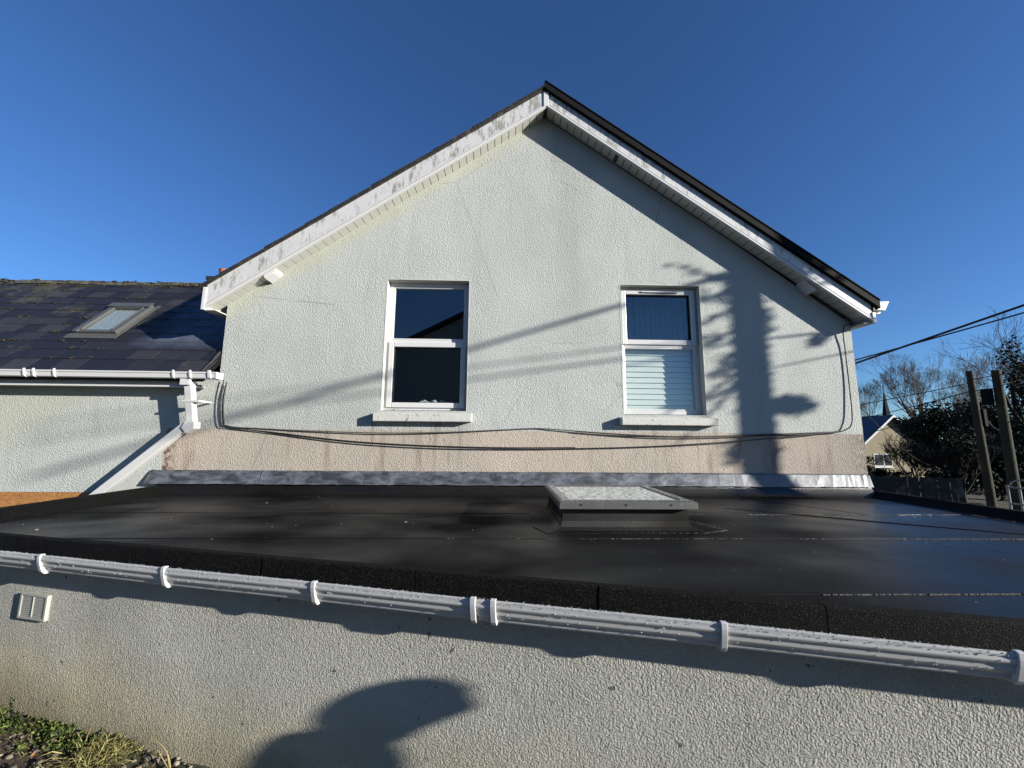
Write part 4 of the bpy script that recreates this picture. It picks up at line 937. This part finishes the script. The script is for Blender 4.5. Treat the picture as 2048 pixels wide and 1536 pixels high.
# ivy-smothered trees forming a mound, dark evergreens, bushes
def leafy(base, blobs, n, m, label, name, lw, ll, seed, trunkm=None, cat='tree', group=None):
    rnd = random.Random(seed); o = thing(name, label, cat, base, group); mb = MB()
    tot = sum(r[0]*r[1]*r[2] for _, r in blobs)
    for c, r in blobs:
        kk = int(n*r[0]*r[1]*r[2]/tot); c = Vector(c)
        sub = [(c+Vector((rnd.gauss(0, .45)*r[0], rnd.gauss(0, .45)*r[1], rnd.gauss(0, .45)*r[2])), rnd.uniform(.18, .4)) for _ in range(26)]
        for sc_, f in sub:
            for _ in range(kk//26):
                d = Vector((rnd.gauss(0, 1), rnd.gauss(0, 1), rnd.gauss(0, 1))).normalized()*rnd.random()**.4
                p = sc_ + Vector((d.x*r[0]*f, d.y*r[1]*f, d.z*r[2]*f))
                mb.leaf(p, Vector((rnd.gauss(0, 1), rnd.gauss(0, 1), rnd.gauss(0, .8)-.2)), lw*rnd.uniform(.6, 1.4), ll*rnd.uniform(.6, 1.4), Vector((rnd.gauss(0, 1), rnd.gauss(0, 1), rnd.gauss(0, 1))))
    mb.build('crown', m, o); t = MB(); b = Vector(base); zt = max(c[2] for c, _ in blobs)
    lean = Vector((rnd.uniform(-.3, .3), rnd.uniform(-.3, .3), 0))
    t.tube([b, b+Vector((0, 0, (zt-b.z)*.5))+lean, Vector((b.x, b.y, zt))+lean*1.5], [.28*(zt-b.z)/5, .18*(zt-b.z)/5, .06], 8)
    for _ in range(7):
        a = rnd.uniform(0, 6.28); z0 = rnd.uniform(.3, .7)*(zt-b.z); L = rnd.uniform(.35, .6)*(zt-b.z)
        q0 = b+Vector((0, 0, z0))+lean*z0/(zt-b.z); t.tube([q0, q0+Vector((math.cos(a)*L*.4, math.sin(a)*L*.4, L*.35)), q0+Vector((math.cos(a)*L*.7, math.sin(a)*L*.7, L*.9))], [.09, .06, .02], 5)
    t.build('trunk', trunkm or M['bark_pale'], o); return o
for a in [((29.6, 23.8, -2.9), [((29.3, 24.2, 1.0), (2.9, 2.9, 2.1)), ((28.9, 24.9, -.4), (1.6, 1.6, 1.5))], 12000, 'olive', 'domed brown-green tree smothered in foliage behind the poles', 'rounded_tree', .13, .20, 1, 'tree', 'bark_pale'),
 ((31.0, 22.0, -2.9), [((31.0, 22.0, .6), (2.6, 2.6, 2.0)), ((31.5, 20.5, .0), (2.4, 2.4, 1.9))], 10000, 'olive', 'brown-green bushy tree behind the thicker telegraph pole', 'bushy_tree', .13, .20, 2, 'tree', 'bark_pale'),
 ((22.5, 18.6, -2.9), [((22.5, 18.4, -1.1), (1.3, 1.3, 1.3)), ((23.4, 17.0, -1.1), (1.6, 1.6, 1.4))], 8000, 'evergreen', 'broad black-green evergreen hedge bush above the fence', 'evergreen_bush', .10, .16, 3, 'bush', 'bark_dark'),
 ((20.0, 13.6, -2.9), [((20.0, 13.6, -1.2), (1.9, 1.9, 1.6)), ((20.6, 12.2, -1.4), (1.8, 1.8, 1.5))], 6000, 'evergreen', 'dark evergreen bush between and behind the telegraph poles', 'evergreen_bush', .10, .16, 4, 'bush', 'bark_dark'),
 ((22.8, 16.1, -2.9), [((22.8, 16.1, .0), (1.0, 1.0, 3.0)), ((23.1, 15.8, 2.6), (.8, .8, 1.5))], 2600, 'evergreen', 'tall ivy-dark tree standing at the right edge of the picture', 'ivy_covered_tree', .10, .16, 5, 'tree', 'bark_dark'),
 ((16.2, 16.3, -2.9), [((16.2, 16.3, -1.5), (.8, .8, .55))], 2500, 'evergreen', 'small dark evergreen shrub below the bungalow window', 'evergreen_shrub', .06, .10, 6, 'bush', 'bark_dark')]:
    leafy(*a[:2], a[2], M[a[3]], a[4], a[5], a[6], a[7], a[8], cat=a[9], trunkm=M[a[10]])

# ------------------------------------------------------------ neighbour's house, fence, spire, gate
HA = Vector((31.67, 30.55, 1.95))     # gable apex
nh = thing('neighbouring_bungalow', 'cream rendered bungalow with blue-grey slate roof half hidden by bare shrubs', 'house', (31.6, 30.5, -3))
bk = Vector((0, 1, 0))      # ridge direction, straight back
gd = Vector((1, 0, 0))
hw = 2.4; rise = 2.0; base_z = -3.4
def hp(a, b, z): v = HA + gd*a + bk*b; return Vector((v.x, v.y, z))
m_ = MB(); m_.prism([hp(-hw, 0, base_z), hp(hw, 0, base_z), hp(hw, 0, HA.z-rise), hp(0, 0, HA.z-.04), hp(-hw, 0, HA.z-rise)], bk*9); m_.build('wall', M['hwall'], nh)
m_ = MB()
for sgn in (-1, 1):
    a = hp(0, -.35, HA.z+.02); b = hp(sgn*(hw+.25), -.35, HA.z-rise*1.12)
    nrm = Vector((0, 0, .12)); m_.hexa([a, b, b+bk*9.6, a+bk*9.6, a+nrm, b+nrm, b+bk*9.6+nrm, a+bk*9.6+nrm])
ro = m_.build('roof', None or M['slate'], nh)
m_ = MB()
for sgn in (-1, 1):
    a = hp(0, -.38, HA.z-.06); b = hp(sgn*(hw+.26), -.38, HA.z-rise*1.12-.06)
    m_.prism([a, b, b+Vector((0, 0, .18)), a+Vector((0, 0, .18))], bk*.03)
m_.build('bargeboard', M['white_rough'], nh)
m_ = MB(); zz0, zz1 = -2.05, -1.05
for a, b, c, d in ((-1.72, -1.66, zz0, zz1), (-.95, -.88, zz0, zz1), (-.30, -.24, zz0, zz1), (-1.66, -.30, zz1-.07, zz1), (-1.66, -.30, zz0, zz0+.07)):
    m_.prism([hp(a, -.03, c), hp(b, -.03, c), hp(b, -.03, d), hp(a, -.03, d)], bk*.029)
m_.prism([hp(-1.8, -.12, zz0-.1), hp(-.15, -.12, zz0-.1), hp(-.15, -.12, zz0-.01), hp(-1.8, -.12, zz0-.01)], bk*.118)
wn_ = m_.build('window', M['white_rough'], nh)
m_ = MB(); m_.prism([hp(-1.66, -.012, zz0+.07), hp(-.30, -.012, zz0+.07), hp(-.30, -.012, zz1-.07), hp(-1.66, -.012, zz1-.07)], bk*.01); m_.build('pane', M['dark_glass'], wn_)
# board fence
fo = thing('board_fence', 'dark weathered vertical-board fence between the flat roof and the bungalow', 'fence', (13.9, 14.38, -2.9))
FA, FB_ = Vector((12.6, 16.0, 0)), Vector((15.44, 12.72, 0)); m_ = MB(); rnd = random.Random(12); fd = (FB_-FA); n = 30; fdn = fd.normalized(); fn = Vector((-fdn.y, fdn.x, 0))
for i in range(n):
    a = FA + fd*(i/n); L = fd.length/n*.95; zt = -1.38 + .14*(i/n) + rnd.uniform(-.03, .03); z0 = -3.0
    t = rnd.uniform(-.01, .01); m_.hexa([a+Vector((0, 0, z0)), a+fdn*L+Vector((0, 0, z0)), a+fdn*L+fn*.02+Vector((0, 0, z0)), a+fn*.02+Vector((0, 0, z0)), a+fdn*t+Vector((0, 0, zt)), a+fdn*(L+t)+Vector((0, 0, zt)), a+fdn*(L+t)+fn*.02+Vector((0, 0, zt)), a+fn*.02+fdn*t+Vector((0, 0, zt))])
m_.build('fence_boards', M['fence'], fo)
m_ = MB()
for z in (-2.6, -1.75): m_.hexa([FA+fn*.022+Vector((0, 0, z)), FB_+fn*.022+Vector((0, 0, z)), FB_+fn*.06+Vector((0, 0, z)), FA+fn*.06+Vector((0, 0, z)), FA+fn*.022+Vector((0, 0, z+.09)), FB_+fn*.022+Vector((0, 0, z+.09)), FB_+fn*.06+Vector((0, 0, z+.09)), FA+fn*.06+Vector((0, 0, z+.09))])
m_.build('rail', M['fence'], fo)
so_ = thing('church_spire', 'distant dark church spire rising among the bare trees', 'spire', (64.5, 62.7, -3))
m_ = MB(); m_.box(64.1, 65.1, 62.2, 63.2, -3, 3.2); m_.add([(64.15, 62.25, 3.2), (65.05, 62.25, 3.2), (65.05, 63.15, 3.2), (64.15, 63.15, 3.2), (64.6, 62.7, 8.6)], [(0,1,4), (1,2,4), (2,3,4), (3,0,4)]); m_.build('tower', M['spire'], so_)
m_ = MB(); m_.tube([(64.6, 62.7, 8.5), (64.6, 62.7, 9.4)], .07, 5); m_.build('finial', M['spire'], so_)
# white gate and rails low on the right
go_ = thing('white_gate', 'small white painted garden gate behind the thicker telegraph pole', 'gate', (11.3, 8.3, -2.9))
def gx_(a, z, w_=.03): return Vector((11.22+.62*a, 8.42-.78*a, z))
m_ = MB()
for a in (0, .16, .32, .48): m_.tube([gx_(a, -2.7), gx_(a, -.95 - .0*a)], .022, 8)
for z in (-1.0, -1.35, -2.4): m_.tube([gx_(0, z), gx_(.5, z)], .02, 8)
m_.tube([gx_(.24+.2*math.cos(t*math.pi/8), -.95+.12*math.sin(t*math.pi/8)) for t in range(9)], .018, 6)
m_.build('gate_bars', M['gate'], go_)

# ------------------------------------------------------------ cottage behind the viewer (seen mirrored in the glass)
cg = thing('rear_cottage', 'dark gabled cottage mirrored in the panes of the left-hand window', 'house', (0, -11, -2))
m_ = MB(); m_.prism([(-6.5, -10.5, -2.1), (5.6, -10.5, -2.1), (5.6, -10.5, 4.6), (-.4, -10.5, 7.5), (-6.5, -10.5, 4.4)], (0, -6, 0)); m_.build('wall', M['side'], cg)
m_ = MB()
for x0, x1, z0, z1 in ((-6.9, -.4, 4.25, 7.62), (6.0, -.4, 4.45, 7.62)):
    m_.hexa([(x0, -10.2, z0), (x1, -10.2, z1), (x1, -16.8, z1), (x0, -16.8, z0), (x0, -10.2, z0+.16), (x1, -10.2, z1+.16), (x1, -16.8, z1+.16), (x0, -16.8, z0+.16)])
m_.build('roof', M['slate_dark'], cg)

# ------------------------------------------------------------ plants at the foot of the near wall
rnd = random.Random(44)
def wallpt(s, out, z=None):
    p = LW(s, CW+out, 0); return Vector((p.x, p.y, gz(p.x, p.y) if z is None else z))
# soil bank
m_ = MB(); ns, nc = 60, 12; vs = []
for j in range(nc+1):
    for i in range(ns+1):
        s = -5.2+4.2*i/ns; o = -.02+1.1*j/nc; p = wallpt(s, o); h = max(0, 1-(s+5.2)/3.9)*.16*max(0, 1-abs(o-.35)/.8) + .022*noise.noise(Vector((s*6, o*6, 1))) + .03*noise.noise(Vector((s*2, o*2, 5)))
        vs.append((p.x, p.y, p.z-.012+h if 0 < i < ns and j < nc else p.z-.12))
m_.add(vs, [(j*(ns+1)+i, (j+1)*(ns+1)+i, (j+1)*(ns+1)+i+1, j*(ns+1)+i+1) for j in range(nc) for i in range(ns)], True)
o = m_.build('soil_bank', M['ground']); o['kind'] = 'structure'
def bank(s, o): return max(0, 1-(s+5.2)/3.9)*.16*max(0, 1-abs(o-.35)/.8) - .005
pb = MB()
for k in range(900):
    s = rnd.uniform(-4.2, -1.6); o = rnd.uniform(.0, .8); p = wallpt(s, o); r_ = rnd.uniform(.004, .016) if k > 40 else rnd.uniform(.015, .03)
    pb.blob(p+Vector((0, 0, bank(s, o)+r_*.2)), (r_*1.3, r_, r_*.7), 6, 4, k, .25)
o = pb.build('pebbles', M['pebble']); o['kind'] = 'stuff'; o['label'] = 'small stones and grit on the soil at the wall foot'; o['category'] = 'stones'
# ground cover of small round leaves
gc = MB()
for k in range(60):
    s = rnd.choice([rnd.gauss(-3.42, .12), rnd.gauss(-3.12, .10), rnd.gauss(-3.85, .2)]); o = abs(rnd.gauss(.05, .06))+.015
    c = wallpt(s, o)+Vector((0, 0, bank(s, o)+.02)); clump(gc, c, (.05, .04, .025), 20, .014, .018, rnd, -.5)
o = gc.build('ground_cover', M['weed']); o['kind'] = 'stuff'; o['label'] = 'low green creeping weeds with small leaves along the wall foot'; o['category'] = 'weeds'
gs = MB()
for k in range(900):
    if k < 620: s = rnd.gauss(-2.90, .09); o = abs(rnd.gauss(.08, .09))
    else: s = rnd.uniform(-4.2, -2.5); o = rnd.uniform(.02, .6)
    p = wallpt(s, o)+Vector((0, 0, bank(s, o))); L = rnd.uniform(.04, .13) if k < 620 else rnd.uniform(.02, .07); d = Vector((rnd.gauss(0, .6), rnd.gauss(0, .6), rnd.uniform(.3, 1))).normalized()
    w_ = rnd.uniform(.0015, .003); sd_ = d.cross(Vector((rnd.gauss(0, 1), rnd.gauss(0, 1), .1))).normalized()*w_; q1 = p+d*L*.6; q2 = p+d*L+Vector((d.x*L*.3, d.y*L*.3, -L*.25))
    gs.add([p-sd_, p+sd_, q1+sd_*.8, q1-sd_*.8, q2], [(0,1,2,3), (3,2,4)])
o = gs.build('grass', M['grass']); o['kind'] = 'stuff'; o['label'] = 'tufts of short yellowing grass growing against the wall'; o['category'] = 'grass'
lt_ = MB()
for k in range(70):
    s = rnd.uniform(-4.1, -2.2); o = rnd.uniform(.03, .6); p = wallpt(s, o)+Vector((0, 0, bank(s, o)+.012)); a_ = rnd.uniform(0, 6.28)
    lt_.leaf(p, Vector((math.cos(a_), math.sin(a_), rnd.uniform(-.1, .3))), rnd.uniform(.012, .028), rnd.uniform(.02, .05), Vector((0, 0, 1)), rnd.uniform(-.3, .4))
o = lt_.build('leaf_litter', M['litter']); o['kind'] = 'stuff'; o['label'] = 'small brown dead leaves scattered on the soil by the wall'; o['category'] = 'leaf litter'
# upright leafy weed at the left
wd_ = thing('leafy_weed', 'upright leafy weed standing against the wall at the far left below the vent', 'weed', wallpt(-3.72, .10))
stm = MB(); lf = MB()
for k, (ds, tilt, L) in enumerate(((0, .10, .19), (-.05, -.35, .15), (.04, .45, .12), (-.10, -.2, .12), (.09, .1, .08))):
    b = wallpt(-3.70+ds, .09)+Vector((0, 0, bank(-3.7, .1))); t = b + U*tilt*L + Vector((0, 0, L)) + NN*.03; pts = cat_sag(b, t, -.01, 8); stm.tube(pts, .0025, 5)
    for i in range(2, 9):
        for sgn in (-1, 1):
            lf.leaf(pts[i], U*sgn + Vector((0, 0, .8)) + NN*rnd.uniform(-.3, .5), .016, .045*(1.25-i*.08), NN, .1)
stm.build('stem', M['weed'], wd_); lf.build('leaves', M['weed'], wd_)
def stalk(s, hts, label):
    o = thing('dry_stalk', label, 'dry stalk', wallpt(s, .08)); b = wallpt(s, .08)+Vector((0, 0, bank(s, .08))); m_ = MB()
    for (a, h, bend) in hts:
        pts = [b + U*(a*t + bend*t*t) + Vector((0, 0, h*(t - .22*t*t*t*(1 if abs(bend) > .05 else 0)))) + NN*.015*t for t in [i/10 for i in range(11)]]
        m_.tube(pts, [.0032-.0002*i for i in range(11)], 5)
    m_.build('stem', M['straw'], o); return o
stalk(-2.42, ((.02, .20, -.16), (-.02, .11, .0), (-.10, .10, .02)), 'tall bent straw-coloured stalk rising against the pale wall')
stalk(-3.08, ((.03, .12, .02), (.12, .09, .0), (-.05, .08, 0)), 'short dark dead twigs sprouting from the weeds by the wall')
for (s, o_, m2, lb, L, ang) in ((-2.88, .13, 'deadleaf', 'single orange dead leaf on the soil beside the grass tuft', .07, .5), (-3.30, .16, 'brownleaf', 'curled brown dead leaf lying among the creeping weeds', .10, .6), (-3.58, .26, 'weed', 'broad bright green leaf flat on the soil at the lower left', .08, .5)):
    m_ = MB(); p = wallpt(s, o_)+Vector((0, 0, bank(s, o_)+.02)); d = U*math.cos(ang)+Vector((0, 0, .35))-NN*math.sin(ang)*.5
    d.normalize(); sd_ = NN.cross(d).normalized().cross(d).normalized(); vs = []
    for i in range(9):
        t = i/8; wv = math.sin(math.pi*min(1, t*1.02))**.8*L*.22; c = p+d*L*t; up_ = Vector((0, 0, 1))
        vs += [c - sd_*wv + up_*wv*.3, c, c + sd_*wv + up_*wv*.3]
    m_.add(vs, [(3*i+r, 3*i+r+1, 3*i+r+4, 3*i+r+3) for i in range(8) for r in (0, 1)], True)
    o = m_.build('fallen_leaf', M[m2]); o['label'] = lb; o['category'] = 'leaf'
    sm_ = o.modifiers.new('s', 'SOLIDIFY'); sm_.thickness = .001

# ------------------------------------------------------------ companion whose shadow falls on the near wall
PB = Vector((2.985, 0.472, -1.94))
fwd = Vector((1, 2.07, 0)).normalized(); lft = Vector((-fwd.y, fwd.x, 0))
hzn = -0.274      # head-top height
def build_person():
    me = bpy.data.meshes.new('person'); bm = bmesh.new(); sk_ = bm.verts.layers.skin.verify()
    H = hzn - PB.z; V = {}
    def v(n, a, b, z, r):
        q = (PB + fwd*a + lft*b + Vector((0, 0, z*H if z > 0 else hzn + z - PB.z))); x = bm.verts.new(q); x[sk_].radius = (r, r); V[n] = x
    v('pel', 0, 0, .53, .13); v('wst', .01, 0, .61, .12); v('chs', .005, 0, -.34, .13); v('nkb', .040, 0, -.25, .105); v('nk', .085, 0, -.21, .076); v('hd', .10, 0, -.15, .06)
    for s_, n in ((1, 'l'), (-1, 'r')):
        v('hp'+n, 0, .09*s_, .50, .095); v('kn'+n, .02, .10*s_, .28, .062); v('an'+n, -.01, .11*s_, .045, .04); v('to'+n, .13, .12*s_, .018, .032)
        v('sh'+n, -.01, .17*s_, -.285, .062); v('eb'+n, -.04, .24*s_, .63, .045); v('wr'+n, .12, .22*s_, .52, .03); v('hn'+n, .17, .20*s_, .495, .034)
    E_ = [('pel', 'wst'), ('wst', 'chs'), ('chs', 'nkb'), ('nkb', 'nk'), ('nk', 'hd')]
    for n in 'lr': E_ += [('pel', 'hp'+n), ('hp'+n, 'kn'+n), ('kn'+n, 'an'+n), ('an'+n, 'to'+n), ('chs', 'sh'+n), ('sh'+n, 'eb'+n), ('eb'+n, 'wr'+n), ('wr'+n, 'hn'+n)]
    for n in 'lr':
        for k in range(4):
            s_ = 1 if n == 'l' else -1; q = PB + fwd*(.215+.01*(k in (1, 2))) + lft*((.175+.017*k)*s_) + Vector((0, 0, (.478)*H)); x = bm.verts.new(q); x[sk_].radius = (.009, .009); V['f%s%d' % (n, k)] = x; E_.append(('hn'+n, 'f%s%d' % (n, k)))
            q2 = q + fwd*.025 + Vector((0, 0, -.035)); x = bm.verts.new(q2); x[sk_].radius = (.008, .008); V['g%s%d' % (n, k)] = x; E_.append(('f%s%d' % (n, k), 'g%s%d' % (n, k)))
    for a, b in E_: bm.edges.new((V[a], V[b]))
    bm.to_mesh(me); bm.free()
    root = bpy.data.objects.new('person', me); COL.objects.link(root); me.materials.append(M['coat'])
    sk1 = root.modifiers.new('skin', 'SKIN'); sk1.use_smooth_shade = True; me.skin_vertices[0].data[0].use_root = True
    ss = root.modifiers.new('sub', 'SUBSURF'); ss.levels = 2; ss.render_levels = 2
    root['label'] = 'person in a dark coat standing to the right, head bowed towards the house'; root['category'] = 'person'
    # head, face and hair as child meshes
    tilt = .15
    hd = MB(); HC = Vector((3.028, 0.562, -0.404))
    ax_u = (Vector((0, 0, 1))*math.cos(tilt) + fwd*math.sin(tilt)).normalized(); ax_f = (fwd*math.cos(tilt) - Vector((0, 0, 1))*math.sin(tilt)).normalized()
    n, m = 24, 18; vs = []
    for j in range(m+1):
        th = math.pi*j/m
        for k in range(n):
            ph = 2*math.pi*k/n; f = math.sin(th)*math.cos(ph); l = math.sin(th)*math.sin(ph); u_ = math.cos(th)
            fr_ = .092*f*(1-.12*max(0, -u_)); 
            if f > 0: fr_ += .012*f*(1 if u_ < 0 else .3)
            if f > .85 and abs(l) < .22 and -.45 < u_ < .12: fr_ += .012*(1-abs(l)/.22)*(.6-u_)      # nose
            if f > .75 and .08 < u_ < .25 and .18 < abs(l) < .5: fr_ -= .008                            # eye sockets
            if f > .8 and -.62 < u_ < -.5 and abs(l) < .35: fr_ -= .004                                # mouth
            vs.append(HC + ax_f*fr_ + lft*(.078*l*(1-.22*max(0, -u_))) + ax_u*(.138*u_))
    hd.add(vs, [(j*n+k, (j+1)*n+k, (j+1)*n+(k+1) % n, j*n+(k+1) % n) for j in range(m) for k in range(n)], True)
    for s_ in (-1, 1): hd.blob(HC + lft*.078*s_ - ax_f*.005 - ax_u*.005, (.012, .018, .03), 8, 6)
    hd.build('head', M['skin'], root)
    hr = MB(); vs = []
    for j in range(10):
        th = math.pi*.62*j/9
        for k in range(n):
            ph = 2*math.pi*k/n; f = math.sin(th)*math.cos(ph); l = math.sin(th)*math.sin(ph); u_ = math.cos(th)
            if f > .3 and u_ < .45: u_ = .45; 
            vs.append(HC + ax_f*(.097*f-.004) + lft*.088*l + ax_u*(.136*u_+.003))
    hr.add(vs, [(j*n+k, (j+1)*n+k, (j+1)*n+(k+1) % n, j*n+(k+1) % n) for j in range(9) for k in range(n)], True); hr.build('hair', M['hair'], root)
build_person()
# drop bookkeeping properties
for o in bpy.data.objects:
    if '_base' in o: del o['_base']
